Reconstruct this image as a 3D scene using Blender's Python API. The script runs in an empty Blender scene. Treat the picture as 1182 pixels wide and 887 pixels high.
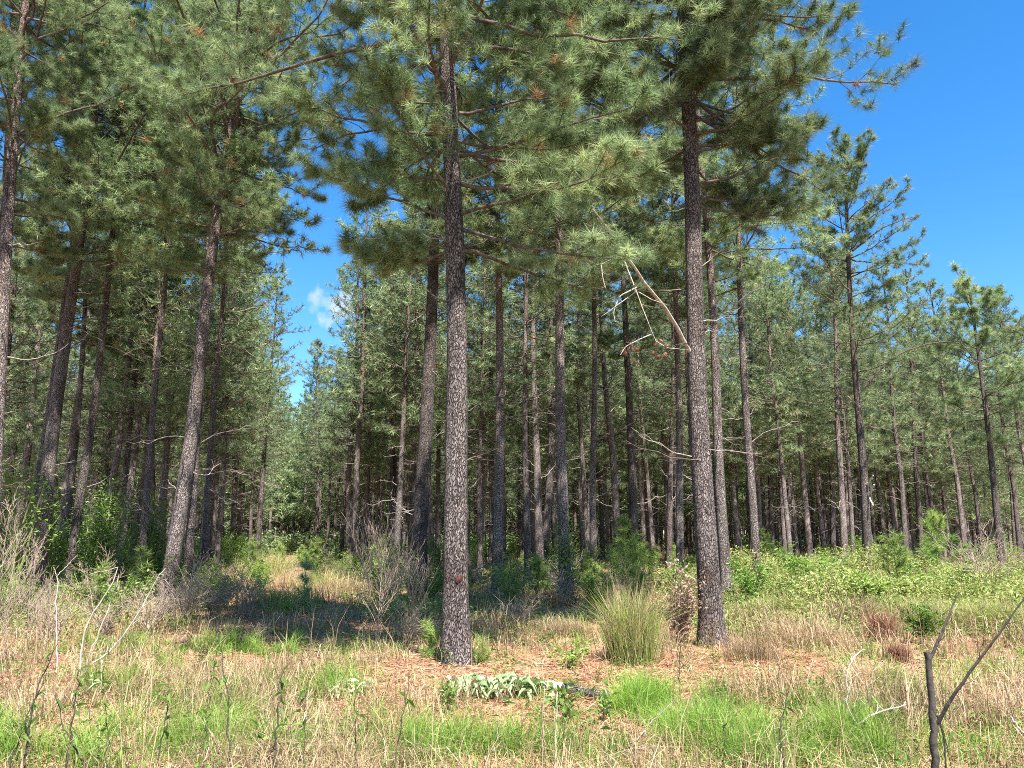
import bpy, math, random
import numpy as np
from mathutils import Matrix, Vector, Quaternion

SC = bpy.context.scene
COL = SC.collection
RAD = math.radians
rng = np.random.default_rng(7)
random.seed(7)

# ------------------------------------------------------------------ terrain
def ss(a, b, x):
    t = np.clip((x - a) / (b - a), 0, 1)
    return t * t * (3 - 2 * t)

def vnoise(x, y, s, seed=0):
    x = np.asarray(x, float) / s + 37.7 * seed + 500
    y = np.asarray(y, float) / s + 91.3 * seed + 500
    xi, yi = np.floor(x), np.floor(y)
    fx, fy = x - xi, y - yi
    fx, fy = fx * fx * (3 - 2 * fx), fy * fy * (3 - 2 * fy)
    def hs(a, b):
        v = np.sin(a * 127.1 + b * 311.7 + seed * 17.3) * 43758.5453
        return v - np.floor(v)
    return ((hs(xi, yi) * (1 - fx) + hs(xi + 1, yi) * fx) * (1 - fy)
            + (hs(xi, yi + 1) * (1 - fx) + hs(xi + 1, yi + 1) * fx) * fy)

def height(x, y):
    x = np.asarray(x, float); y = np.asarray(y, float)
    r = np.hypot(x, y)
    z = 0.10 * (vnoise(x, y, 3.1, 1) - .5) + 0.05 * (vnoise(x, y, .9, 2) - .5)
    z = z * (1 - ss(60, 120, r))
    z = z + 0.36 * ss(3.2, 7.5, x - (y - 17) * .12) * ss(13, 17.5, y) * (1 - ss(27, 38, y))
    z = z + .10 * np.exp(-((x + .78) ** 2 + (y - 10.9) ** 2) / 1.2)
    return z

# ------------------------------------------------------------------ camera
PITCH = RAD(11.4)
CAMZ = 1.6 + float(height(0, 0))
F, CX, CY = 893.0, 591.0, 443.5          # focal length and centre of the picture, in its own pixels
cam_d = bpy.data.cameras.new('camera')
cam = bpy.data.objects.new('camera', cam_d)
COL.objects.link(cam)
cam.location = (0, 0, CAMZ)
cam.rotation_euler = (RAD(90) + PITCH, 0, 0)
cam_d.sensor_width = 36
cam_d.lens = 36 * F / 1182
cam_d.clip_end = 2000
SC.camera = cam

def ray(px, py):
    a, b = (px - CX) / F, -(py - CY) / F
    return np.array([a, math.cos(PITCH) - b * math.sin(PITCH), math.sin(PITCH) + b * math.cos(PITCH)])

def ground_at(px, py):
    """the point of the terrain seen at a point of the picture"""
    d = ray(px, py)
    t = 3.0
    while t < 300:
        p = d * t
        if CAMZ + p[2] <= height(p[0], p[1]):
            break
        t += .04
    p = d * t
    return np.array([p[0], p[1], float(height(p[0], p[1]))])

def at(px, py, Y):
    d = ray(px, py)
    p = d * (Y / d[1])
    return np.array([p[0], p[1], CAMZ + p[2]])

def G(x, y):
    return np.array([x, y, float(height(x, y))])

# ------------------------------------------------------------------ mesh helpers
def nrm(v):
    return v / np.maximum(np.linalg.norm(v, axis=-1, keepdims=True), 1e-9)

class MB:
    """collects triangles and quads, then links them as one mesh"""
    def __init__(s):
        s.v, s.t, s.tm, s.tt, s.q, s.qm, s.qt, s.n = [], [], [], [], [], [], [], 0
    def tris(s, V, T, m=0, tint=.5):
        V = np.asarray(V, np.float32).reshape(-1, 3); T = np.asarray(T, np.int64).reshape(-1, 3)
        s.v.append(V); s.t.append(T + s.n); s.n += len(V)
        s.tm.append(np.full(len(T), m, np.int32))
        s.tt.append(np.broadcast_to(np.asarray(tint, np.float32), (len(T),)).copy())
    def quads(s, V, Q, m=0, tint=.5):
        V = np.asarray(V, np.float32).reshape(-1, 3); Q = np.asarray(Q, np.int64).reshape(-1, 4)
        s.v.append(V); s.q.append(Q + s.n); s.n += len(V)
        s.qm.append(np.full(len(Q), m, np.int32))
        s.qt.append(np.broadcast_to(np.asarray(tint, np.float32), (len(Q),)).copy())
    def transform(s, M):
        M = np.array(M)
        s.v = [(V @ M[:3, :3].T + M[:3, 3]).astype(np.float32) for V in s.v]
    def mesh(s, name, mats, smooth=True):
        V = np.concatenate(s.v) if s.v else np.zeros((0, 3), np.float32)
        T = np.concatenate(s.t) if s.t else np.zeros((0, 3), np.int64)
        Q = np.concatenate(s.q) if s.q else np.zeros((0, 4), np.int64)
        me = bpy.data.meshes.new(name)
        me.vertices.add(len(V)); me.vertices.foreach_set('co', V.ravel())
        nl = T.size + Q.size
        me.loops.add(nl)
        me.loops.foreach_set('vertex_index', np.concatenate([T.ravel(), Q.ravel()]).astype(np.int32))
        npoly = len(T) + len(Q)
        me.polygons.add(npoly)
        st = np.concatenate([np.arange(len(T)) * 3, T.size + np.arange(len(Q)) * 4]).astype(np.int32)
        me.polygons.foreach_set('loop_start', st)
        me.polygons.foreach_set('material_index', np.concatenate(s.tm + s.qm).astype(np.int32))
        sm = np.zeros(npoly, bool); sm[len(T):] = smooth
        me.polygons.foreach_set('use_smooth', sm)
        at_ = me.attributes.new('tint', 'FLOAT', 'FACE')
        at_.data.foreach_set('value', np.concatenate(s.tt + s.qt).astype(np.float32))
        for m in mats: me.materials.append(m)
        me.update(calc_edges=True)
        return me

def link(name, mesh, parent=None):
    o = bpy.data.objects.new(name, mesh)
    COL.objects.link(o)
    if parent: o.parent = parent
    return o

def tag(o, label=None, cat=None, group=None, kind=None):
    if label: o['label'] = label
    if cat: o['category'] = cat
    if group: o['group'] = group
    if kind: o['kind'] = kind
    return o

def empty(name, label, cat, loc=(0, 0, 0), rz=0, group=None):
    o = bpy.data.objects.new(name, None)
    COL.objects.link(o)
    o.location = loc; o.rotation_euler = (0, 0, rz); o.empty_display_size = .2
    return tag(o, label, cat, group)

def copy_tree(o, parent=None):
    c = o.copy(); COL.objects.link(c)
    if parent: c.parent = parent
    for ch in list(o.children): copy_tree(ch, c)
    return c

def tubes(mb, P, R, S=5, m=0, tint=.5, cap=False):
    """P (n,K,3) centre lines, R (n,K) radii"""
    P = np.asarray(P, float); R = np.asarray(R, float)
    if P.ndim == 2: P = P[None]; R = R[None]
    n, K, _ = P.shape
    T = nrm(np.gradient(P, axis=1))
    ref = np.where(np.abs(T[:, :1, 2:3]) < .8, np.array([0, 0, 1.]), np.array([1., 0, 0]))
    U = nrm(np.cross(T, np.broadcast_to(ref, T.shape)))
    W = np.cross(T, U)
    a = np.arange(S) * 2 * math.pi / S
    V = P[:, :, None] + R[:, :, None, None] * (U[:, :, None] * np.cos(a)[None, None, :, None] + W[:, :, None] * np.sin(a)[None, None, :, None])
    i = np.arange(n)[:, None, None] * K * S + np.arange(K - 1)[None, :, None] * S
    k = np.arange(S)[None, None, :]
    k2 = (k + 1) % S
    Q = np.stack([i + k, i + k2, i + S + k2, i + S + k], -1).reshape(-1, 4)
    mb.quads(V, Q, m, np.repeat(np.broadcast_to(tint, (n,)), (K - 1) * S))
    if cap:
        for e in (0, K - 1):
            c = V[:, e].reshape(-1, 3)
            tri = np.array([[0, j, j + 1] for j in range(1, S - 1)])
            if e == 0: tri = tri[:, ::-1]
            mb.tris(c, (np.arange(n)[:, None, None] * S + tri[None]).reshape(-1, 3), m, np.repeat(np.broadcast_to(tint, (n,)), S - 2))

def perp(r, D):
    q = nrm(r.normal(size=D.shape))
    return nrm(np.cross(D, q))

def needles(mb, r, pos, axis, nn, L, w, tint, m=0, back=.13, lo=.0, hi=.95):
    """brush-like tufts of long needles round the twig ends"""
    n = len(pos)
    axis = nrm(axis)
    A = np.repeat(axis, nn, 0); B = np.repeat(pos, nn, 0) - A * (r.random((n * nn, 1)) * back)
    c = r.uniform(lo, hi, (n * nn, 1)); s_ = np.sqrt(1 - c * c)
    D = A * c + perp(r, A) * s_
    D[:, 2] -= np.repeat(r.uniform(.0, .45, n), nn)
    D = nrm(D)
    ln = L * np.repeat(r.uniform(.6, 1.2, (n, 1)), nn, 0) * r.uniform(.65, 1.15, (n * nn, 1))
    sd = perp(r, D) * (w * .5)
    V = np.stack([B - sd, B + sd, B + D * ln], 1)
    mb.tris(V, np.arange(n * nn * 3).reshape(-1, 3), m, np.repeat(tint, nn))

def blades(mb, r, base, hgt, lean, width, tint, m=0, droop=.5):
    """narrow arching grass blades; lean (n,2) is the sideways run as a share of the height"""
    n = len(base)
    hgt = np.broadcast_to(np.asarray(hgt, float), (n,)); width = np.broadcast_to(np.asarray(width, float), (n,))
    L2 = np.concatenate([lean, np.zeros((n, 1))], 1)
    up = np.array([0, 0, 1.])
    p1 = base + (up * .55 + L2 * .28) * hgt[:, None]
    dz = 1 - droop * np.minimum(1, np.linalg.norm(lean, axis=1))
    p2 = base + (up * dz[:, None] + L2) * hgt[:, None]
    a = r.uniform(0, 2 * math.pi, n)
    sd = np.stack([np.cos(a), np.sin(a), np.zeros(n)], 1) * width[:, None] * .5
    V = np.stack([base - sd, base + sd, p1 - sd * .8, p1 + sd * .8, p2], 1)
    o = np.arange(n)[:, None] * 5
    T = np.concatenate([o + [0, 1, 3], o + [0, 3, 2], o + [2, 3, 4]], 1).reshape(-1, 3)
    mb.tris(V, T, m, np.repeat(np.broadcast_to(tint, (n,)), 3))

def leaves(mb, r, pos, size, tint, m=0, flat=.5, aspect=.5, aim=None):
    """pointed leaves, each folded along its rib"""
    n = len(pos)
    size = np.broadcast_to(np.asarray(size, float), (n,))[:, None]
    D = r.normal(size=(n, 3)) if aim is None else aim + r.normal(size=(n, 3)) * .5
    D[:, 2] = D[:, 2] * (1 - flat) - .1
    D = nrm(D)
    N = np.array([0, 0, 1.]) + r.normal(size=(n, 3)) * .45
    S_ = nrm(np.cross(D, N)); N = np.cross(S_, D)
    b, t = pos, pos + D * size - N * size * .18
    mid = pos + D * size * .45
    l, q = mid + S_ * size * aspect * .5 + N * size * .1, mid - S_ * size * aspect * .5 + N * size * .1
    V = np.stack([b, l, t, q], 1)
    o = np.arange(n)[:, None] * 4
    T = np.concatenate([o + [0, 2, 1], o + [0, 3, 2]], 1).reshape(-1, 3)
    mb.tris(V, T, m, np.repeat(np.broadcast_to(tint, (n,)), 2))

# ------------------------------------------------------------------ materials
def new_mat(name):
    m = bpy.data.materials.new(name); m.use_nodes = True
    nt = m.node_tree; nt.nodes.clear()
    return m, nt, nt.nodes.new('ShaderNodeOutputMaterial')

def node(nt, kind, **kw):
    n = nt.nodes.new(kind)
    for k, v in kw.items():
        if k.startswith('i_'): n.inputs[k[2:].replace('_', ' ')].default_value = v
        else: setattr(n, k, v)
    return n

def ramp(nt, stops):
    n = nt.nodes.new('ShaderNodeValToRGB')
    e = n.color_ramp.elements
    while len(e) < len(stops): e.new(.5)
    for x, (p, c) in zip(e, stops):
        x.position = p; x.color = (*c, 1)
    return n

def leaf_mat(name, stops, trans=.35, rough=.5, spec=.4, obj_var=.25):
    """thin leaf or needle: reflects, lets some light through, hue from the tint of its tuft"""
    m, nt, out = new_mat(name)
    L = nt.links.new
    a = node(nt, 'ShaderNodeAttribute', attribute_name='tint')
    rp = ramp(nt, stops); L(a.outputs['Fac'], rp.inputs[0])
    oi = node(nt, 'ShaderNodeObjectInfo')
    mr = node(nt, 'ShaderNodeMapRange'); mr.inputs['To Min'].default_value = 1 - obj_var; mr.inputs['To Max'].default_value = 1 + obj_var
    L(oi.outputs['Random'], mr.inputs['Value'])
    hs = node(nt, 'ShaderNodeHueSaturation'); L(rp.outputs[0], hs.inputs['Color']); L(mr.outputs[0], hs.inputs['Value'])
    p = node(nt, 'ShaderNodeBsdfPrincipled')
    p.inputs['Roughness'].default_value = rough; p.inputs['Specular IOR Level'].default_value = spec
    L(hs.outputs[0], p.inputs['Base Color'])
    t = node(nt, 'ShaderNodeBsdfTranslucent')
    hs2 = node(nt, 'ShaderNodeHueSaturation'); hs2.inputs['Saturation'].default_value = 1.15; hs2.inputs['Value'].default_value = 1.2
    L(hs.outputs[0], hs2.inputs['Color']); L(hs2.outputs[0], t.inputs['Color'])
    mx = node(nt, 'ShaderNodeMixShader'); mx.inputs[0].default_value = trans
    L(p.outputs[0], mx.inputs[1]); L(t.outputs[0], mx.inputs[2]); L(mx.outputs[0], out.inputs[0])
    return m

M_NEEDLE = leaf_mat('pine_needles', [(0, (.062, .10, .046)), (.35, (.15, .207, .095)), (.7, (.28, .34, .165)), (.93, (.45, .49, .25)), (.97, (.27, .16, .08))], .42, .50, .36)
M_SAPLING = leaf_mat('sapling_needles', [(0, (.09, .16, .035)), (.5, (.17, .25, .06)), (1, (.34, .38, .12))], .35, .45, .4)
M_LEAF = leaf_mat('broad_leaves', [(0, (.07, .14, .028)), (.5, (.15, .25, .05)), (1, (.30, .38, .10))], .45, .42, .4)
M_COVER = leaf_mat('ground_cover_leaves', [(0, (.10, .15, .035)), (.5, (.22, .29, .075)), (1, (.40, .42, .16))], .4, .5, .3)
M_GREEN = leaf_mat('green_grass_blades', [(0, (.085, .165, .026)), (.5, (.19, .32, .052)), (1, (.36, .42, .115))], .4, .55, .3)
M_DRY = leaf_mat('dry_grass_blades', [(0, (.13, .077, .040)), (.5, (.345, .24, .13)), (1, (.56, .445, .28))], .25, .6, .3)
M_STRAW = leaf_mat('fallen_pine_straw', [(0, (.16, .07, .038)), (.5, (.39, .19, .105)), (1, (.55, .34, .21))], .1, .6, .3)
M_DEADLEAF = leaf_mat('dead_leaves', [(0, (.17, .11, .075)), (.5, (.31, .22, .16)), (1, (.52, .42, .33))], .25, .6, .3)
M_RUST = leaf_mat('rusty_fronds', [(0, (.17, .08, .05)), (1, (.34, .19, .12))], .25, .6, .2)
M_SAGE = leaf_mat('pale_wilted_leaves', [(0, (.16, .23, .10)), (.5, (.33, .41, .20)), (1, (.52, .57, .32))], .25, .6, .3)

def bark_mat(name, plate_a, plate_b, crack, scale=54., bump=.9):
    m, nt, out = new_mat(name)
    L = nt.links.new
    tc = node(nt, 'ShaderNodeTexCoord')
    mp = node(nt, 'ShaderNodeMapping'); mp.inputs['Scale'].default_value = (1, 1, .34)
    L(tc.outputs['Object'], mp.inputs[0])
    wn = node(nt, 'ShaderNodeTexNoise'); wn.inputs['Scale'].default_value = 9; wn.inputs['Detail'].default_value = 3
    L(mp.outputs[0], wn.inputs['Vector'])
    add = node(nt, 'ShaderNodeMixRGB', blend_type='ADD'); add.inputs[0].default_value = .09
    L(mp.outputs[0], add.inputs[1]); L(wn.outputs['Color'], add.inputs[2])
    vo = node(nt, 'ShaderNodeTexVoronoi', feature='DISTANCE_TO_EDGE'); vo.inputs['Scale'].default_value = scale
    L(add.outputs[0], vo.inputs['Vector'])
    vc = node(nt, 'ShaderNodeTexVoronoi', feature='F1'); vc.inputs['Scale'].default_value = scale
    L(add.outputs[0], vc.inputs['Vector'])
    pm = node(nt, 'ShaderNodeMixRGB'); pm.inputs[1].default_value = (*plate_a, 1); pm.inputs[2].default_value = (*plate_b, 1)
    sp = node(nt, 'ShaderNodeSeparateColor'); L(vc.outputs['Color'], sp.inputs[0]); L(sp.outputs[0], pm.inputs[0])
    fn = node(nt, 'ShaderNodeTexNoise'); fn.inputs['Scale'].default_value = 60; fn.inputs['Detail'].default_value = 4
    L(mp.outputs[0], fn.inputs['Vector'])
    fm = node(nt, 'ShaderNodeMixRGB', blend_type='MULTIPLY'); fm.inputs[0].default_value = .55
    fr = ramp(nt, [(.3, (.45, .42, .40)), (.7, (1.15, 1.12, 1.1))]); L(fn.outputs['Fac'], fr.inputs[0])
    L(pm.outputs[0], fm.inputs[1]); L(fr.outputs[0], fm.inputs[2])
    cr = ramp(nt, [(.04, (0, 0, 0)), (.17, (1, 1, 1))]); L(vo.outputs['Distance'], cr.inputs[0])
    cm = node(nt, 'ShaderNodeMixRGB'); cm.inputs[1].default_value = (*crack, 1)
    L(cr.outputs[0], cm.inputs[0]); L(fm.outputs[0], cm.inputs[2])
    # long dark furrows between the plates
    mp2 = node(nt, 'ShaderNodeMapping'); mp2.inputs['Scale'].default_value = (1, 1, .16)
    L(add.outputs[0], mp2.inputs[0])
    v2 = node(nt, 'ShaderNodeTexVoronoi', feature='DISTANCE_TO_EDGE'); v2.inputs['Scale'].default_value = scale * .42; L(mp2.outputs[0], v2.inputs['Vector'])
    r2 = ramp(nt, [(.0, (.38, .35, .33)), (.08, (1, 1, 1))]); L(v2.outputs['Distance'], r2.inputs[0])
    fu = node(nt, 'ShaderNodeMixRGB', blend_type='MULTIPLY'); fu.inputs[0].default_value = .9
    L(cm.outputs[0], fu.inputs[1]); L(r2.outputs[0], fu.inputs[2]); cm = fu
    # bark turns flaky and reddish higher up the stem
    sx = node(nt, 'ShaderNodeSeparateXYZ'); L(tc.outputs['Object'], sx.inputs[0])
    zr = node(nt, 'ShaderNodeMapRange'); zr.inputs['From Min'].default_value = 5; zr.inputs['From Max'].default_value = 15; zr.inputs['To Max'].default_value = .75
    L(sx.outputs['Z'], zr.inputs['Value'])
    up = node(nt, 'ShaderNodeMixRGB', blend_type='MULTIPLY'); up.inputs[2].default_value = (.95, .76, .66, 1)
    L(zr.outputs[0], up.inputs[0]); L(cm.outputs[0], up.inputs[1]); cm = up
    bn = node(nt, 'ShaderNodeTexNoise'); bn.inputs['Scale'].default_value = 1.3; bn.inputs['Detail'].default_value = 2
    L(tc.outputs['Object'], bn.inputs['Vector'])
    br = ramp(nt, [(.3, (.55, .50, .47)), (.5, (.9, .88, .87)), (.7, (1.15, 1.13, 1.12))]); L(bn.outputs['Fac'], br.inputs[0])
    bm = node(nt, 'ShaderNodeMixRGB', blend_type='MULTIPLY'); bm.inputs[0].default_value = 1
    L(cm.outputs[0], bm.inputs[1]); L(br.outputs[0], bm.inputs[2])
    oi = node(nt, 'ShaderNodeObjectInfo'); mr = node(nt, 'ShaderNodeMapRange'); mr.inputs['To Min'].default_value = .6; mr.inputs['To Max'].default_value = 1.25
    L(oi.outputs['Random'], mr.inputs['Value'])
    hs = node(nt, 'ShaderNodeHueSaturation'); L(bm.outputs[0], hs.inputs['Color']); L(mr.outputs[0], hs.inputs['Value'])
    p = node(nt, 'ShaderNodeBsdfPrincipled'); p.inputs['Roughness'].default_value = .9; p.inputs['Specular IOR Level'].default_value = .15
    L(hs.outputs[0], p.inputs['Base Color'])
    hm = node(nt, 'ShaderNodeMath', operation='MULTIPLY_ADD'); hm.inputs[1].default_value = .25
    L(fn.outputs['Fac'], hm.inputs[0]); L(cr.outputs[0], hm.inputs[2])
    bp = node(nt, 'ShaderNodeBump'); bp.inputs['Strength'].default_value = bump; bp.inputs['Distance'].default_value = .02
    L(hm.outputs[0], bp.inputs['Height']); L(bp.outputs[0], p.inputs['Normal'])
    L(p.outputs[0], out.inputs[0])
    return m

M_BARK = bark_mat('pine_bark', (.22, .185, .168), (.41, .355, .33), (.05, .04, .035))
M_BARKFAR = bark_mat('pine_bark_slim', (.21, .175, .16), (.43, .37, .345), (.04, .032, .029), 52., .6)

def wood_mat(name, a, b, scale=14., rough=.85):
    m, nt, out = new_mat(name)
    L = nt.links.new
    tc = node(nt, 'ShaderNodeTexCoord')
    n = node(nt, 'ShaderNodeTexNoise'); n.inputs['Scale'].default_value = scale; n.inputs['Detail'].default_value = 4
    L(tc.outputs['Object'], n.inputs['Vector'])
    rp = ramp(nt, [(.3, a), (.7, b)]); L(n.outputs['Fac'], rp.inputs[0])
    p = node(nt, 'ShaderNodeBsdfPrincipled'); p.inputs['Roughness'].default_value = rough; p.inputs['Specular IOR Level'].default_value = .2
    L(rp.outputs[0], p.inputs['Base Color'])
    bp = node(nt, 'ShaderNodeBump'); bp.inputs['Strength'].default_value = .5; bp.inputs['Distance'].default_value = .01
    L(n.outputs['Fac'], bp.inputs['Height']); L(bp.outputs[0], p.inputs['Normal'])
    L(p.outputs[0], out.inputs[0])
    return m

M_LIMB = wood_mat('limb_bark', (.045, .034, .028), (.15, .115, .095))
M_DEADWOOD = wood_mat('dead_branch_wood', (.15, .12, .10), (.36, .31, .27))
M_BLEACHED = wood_mat('bleached_wood', (.26, .215, .17), (.55, .48, .40))
M_DARKSTEM = wood_mat('dark_stem_bark', (.030, .024, .020), (.085, .07, .058), 30)
M_TANSTEM = wood_mat('dry_stem', (.19, .135, .10), (.38, .29, .22), 30)
M_GREENSTEM = wood_mat('green_stem', (.12, .15, .05), (.22, .24, .09), 30)
M_LOG = wood_mat('weathered_log_wood', (.30, .26, .22), (.72, .68, .62), 22)
M_CONE = wood_mat('pine_cone_scales', (.12, .06, .035), (.30, .17, .11), 40)
M_SCAR = wood_mat('bark_scar_resin', (.03, .012, .010), (.085, .03, .022), 40)

def ground_mat():
    m, nt, out = new_mat('forest_floor')
    L = nt.links.new
    tc = node(nt, 'ShaderNodeTexCoord')
    def noise(sc, det=6, rough=.6):
        n = node(nt, 'ShaderNodeTexNoise'); n.inputs['Scale'].default_value = sc; n.inputs['Detail'].default_value = det; n.inputs['Roughness'].default_value = rough
        L(tc.outputs['Object'], n.inputs['Vector']); return n
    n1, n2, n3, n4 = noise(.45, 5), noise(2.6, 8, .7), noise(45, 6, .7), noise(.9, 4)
    straw = ramp(nt, [(.25, (.11, .05, .028)), (.5, (.28, .14, .085)), (.75, (.44, .27, .175))]); L(n3.outputs['Fac'], straw.inputs[0])
    dry = ramp(nt, [(.25, (.17, .115, .066)), (.5, (.34, .25, .145)), (.75, (.50, .40, .26))]); L(n3.outputs['Fac'], dry.inputs[0])
    grn = ramp(nt, [(.25, (.05, .075, .02)), (.5, (.11, .15, .04)), (.75, (.24, .24, .10))]); L(n3.outputs['Fac'], grn.inputs[0])
    f1 = ramp(nt, [(.44, (0, 0, 0)), (.56, (1, 1, 1))]); L(n1.outputs['Fac'], f1.inputs[0])
    m1 = node(nt, 'ShaderNodeMixRGB'); L(f1.outputs[0], m1.inputs[0]); L(straw.outputs[0], m1.inputs[1]); L(dry.outputs[0], m1.inputs[2])
    f2 = ramp(nt, [(.52, (0, 0, 0)), (.62, (1, 1, 1))]); L(n4.outputs['Fac'], f2.inputs[0])
    m2 = node(nt, 'ShaderNodeMixRGB'); L(f2.outputs[0], m2.inputs[0]); L(m1.outputs[0], m2.inputs[1]); L(grn.outputs[0], m2.inputs[2])
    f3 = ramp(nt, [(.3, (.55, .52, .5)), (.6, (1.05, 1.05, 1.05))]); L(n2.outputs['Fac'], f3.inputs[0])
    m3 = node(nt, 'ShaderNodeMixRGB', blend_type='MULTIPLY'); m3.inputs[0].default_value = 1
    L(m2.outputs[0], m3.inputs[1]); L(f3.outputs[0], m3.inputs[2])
    p = node(nt, 'ShaderNodeBsdfPrincipled'); p.inputs['Roughness'].default_value = .95; p.inputs['Specular IOR Level'].default_value = .1
    L(m3.outputs[0], p.inputs['Base Color'])
    bp = node(nt, 'ShaderNodeBump'); bp.inputs['Strength'].default_value = 1; bp.inputs['Distance'].default_value = .03
    L(n3.outputs['Fac'], bp.inputs['Height']); L(bp.outputs[0], p.inputs['Normal'])
    L(p.outputs[0], out.inputs[0])
    return m

# ------------------------------------------------------------------ light
SUN_AZ, SUN_EL = RAD(24), RAD(59)          # sun behind the viewer, a little to the right
S = Vector((math.sin(SUN_AZ) * math.cos(SUN_EL), -math.cos(SUN_AZ) * math.cos(SUN_EL), math.sin(SUN_EL)))
sd = bpy.data.lights.new('sun', 'SUN'); sd.energy = 5.0; sd.angle = RAD(.55); sd.color = (1, .965, .915)
so = bpy.data.objects.new('sun', sd); COL.objects.link(so)
so.rotation_euler = S.to_track_quat('Z', 'Y').to_euler()
W = bpy.data.worlds.new('World'); SC.world = W; W.use_nodes = True
wt = W.node_tree; wt.nodes.clear()
wo = wt.nodes.new('ShaderNodeOutputWorld'); bg = wt.nodes.new('ShaderNodeBackground')
sky = wt.nodes.new('ShaderNodeTexSky'); sky.sky_type = 'NISHITA'; sky.sun_disc = False
sky.sun_elevation = SUN_EL; sky.sun_rotation = math.atan2(S.x, S.y)
sky.air_density = 1.0; sky.dust_density = .3; sky.ozone_density = 3.5; sky.altitude = 50
# one small white cloud low over the track
tcw = wt.nodes.new('ShaderNodeTexCoord')
cl_d = ray(388, 352); cl_d = cl_d / np.linalg.norm(cl_d)
vd = wt.nodes.new('ShaderNodeVectorMath'); vd.operation = 'DISTANCE'; vd.inputs[1].default_value = tuple(cl_d)
wt.links.new(tcw.outputs['Generated'], vd.inputs[0])
cn = wt.nodes.new('ShaderNodeTexNoise'); cn.inputs['Scale'].default_value = 38; cn.inputs['Detail'].default_value = 6
wt.links.new(tcw.outputs['Generated'], cn.inputs['Vector'])
cm1 = wt.nodes.new('ShaderNodeMapRange'); cm1.inputs['From Min'].default_value = .05; cm1.inputs['From Max'].default_value = .0; cm1.inputs['To Max'].default_value = .55
wt.links.new(vd.outputs['Value'], cm1.inputs['Value'])
cm2 = wt.nodes.new('ShaderNodeMath'); cm2.operation = 'MULTIPLY_ADD'; cm2.inputs[1].default_value = 1.0
wt.links.new(cn.outputs['Fac'], cm2.inputs[0]); wt.links.new(cm1.outputs[0], cm2.inputs[2])
cm3 = wt.nodes.new('ShaderNodeMapRange'); cm3.inputs['From Min'].default_value = .78; cm3.inputs['From Max'].default_value = .98; cm3.inputs['To Max'].default_value = .6
wt.links.new(cm2.outputs[0], cm3.inputs['Value'])
hsn = wt.nodes.new('ShaderNodeHueSaturation'); hsn.inputs['Saturation'].default_value = 1.33; hsn.inputs['Value'].default_value = 1.12
wt.links.new(sky.outputs[0], hsn.inputs['Color'])
cmx = wt.nodes.new('ShaderNodeMixRGB'); cmx.inputs[2].default_value = (4.2, 4.3, 4.5, 1)
wt.links.new(cm3.outputs[0], cmx.inputs[0]); wt.links.new(hsn.outputs[0], cmx.inputs[1]); wt.links.new(cmx.outputs[0], bg.inputs[0])
bg.inputs[1].default_value = .07
wt.links.new(bg.outputs[0], wo.inputs[0])
SC.view_settings.view_transform = 'Standard'; SC.view_settings.look = 'None'
SC.view_settings.gamma = 1; SC.view_settings.use_curve_mapping = False
SC.view_settings.exposure = 1.9
SC.render.engine = 'CYCLES'
cy = SC.cycles
cy.max_bounces = 5; cy.diffuse_bounces = 2; cy.glossy_bounces = 2; cy.transmission_bounces = 4; cy.transparent_max_bounces = 4
cy.use_denoising = False; cy.filter_width = 1.0
cy.sample_clamp_indirect = 6

# ------------------------------------------------------------------ ground sheet
def build_ground():
    rr = np.concatenate([np.linspace(0, 30, 170), np.geomspace(30.4, 900, 60)])
    na = 240
    a = np.linspace(0, 2 * math.pi, na, endpoint=False)
    # finer steps ahead of the camera
    a = a - .75 * np.sin(a) * .9
    a = a + math.pi / 2
    X = rr[:, None] * np.cos(a); Y = rr[:, None] * np.sin(a)
    Z = height(X, Y)
    mb = MB()
    n = len(rr)
    i = np.arange(n - 1)[:, None] * na; k = np.arange(na)[None]; k2 = (k + 1) % na
    mb.quads(np.stack([X, Y, Z], -1), np.stack([i + k, i + na + k, i + na + k2, i + k2], -1))
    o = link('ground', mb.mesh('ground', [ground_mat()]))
    tag(o, 'sunlit clearing floor of pine straw and dry grass before the forest', 'ground', kind='structure')
build_ground()

# ------------------------------------------------------------------ pines
def sway_fn(r, amp):
    a, b = r.uniform(0, 6.28, 2); kx, ky = r.uniform(.25, .55, 2)
    def f(z):
        z = np.asarray(z, float); e = amp * np.minimum(1, z / 4.)
        return np.stack([e * (np.sin(kx * z + a) - math.sin(a)), e * (np.sin(ky * z + b) - math.sin(b)), np.zeros_like(z)], -1)
    return f

def trunk_mb(r, r0, H, sway, S=14, rings=34, flare=.45):
    z = np.concatenate([[-.25], np.linspace(0, 1.2, 7), np.linspace(1.6, H, rings - 8)])
    rad = r0 * (1 - .80 * np.clip(z / H, 0, 1) ** 1.05) * (1 + flare * np.exp(-np.maximum(z, 0) / .32))
    P = sway(z) + np.stack([0 * z, 0 * z, z], -1)
    a = np.arange(S) * 2 * math.pi / S
    ph = r.uniform(0, 6.28, 3)
    lob = 1 + .05 * np.sin(3 * a[None] + ph[0] + z[:, None] * .2) + .10 * np.exp(-np.maximum(z, 0)[:, None] / .3) * np.sin(5 * a[None] + ph[1])
    lob = lob + r.normal(0, .012, (len(z), S))
    V = P[:, None] + np.stack([np.cos(a)[None] * rad[:, None] * lob, np.sin(a)[None] * rad[:, None] * lob, np.zeros((len(z), S))], -1)
    K = len(z)
    i = np.arange(K - 1)[:, None] * S; k = np.arange(S)[None]; k2 = (k + 1) % S
    mb = MB()
    mb.quads(V, np.stack([i + k, i + k2, i + S + k2, i + S + k], -1))
    return mb

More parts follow.
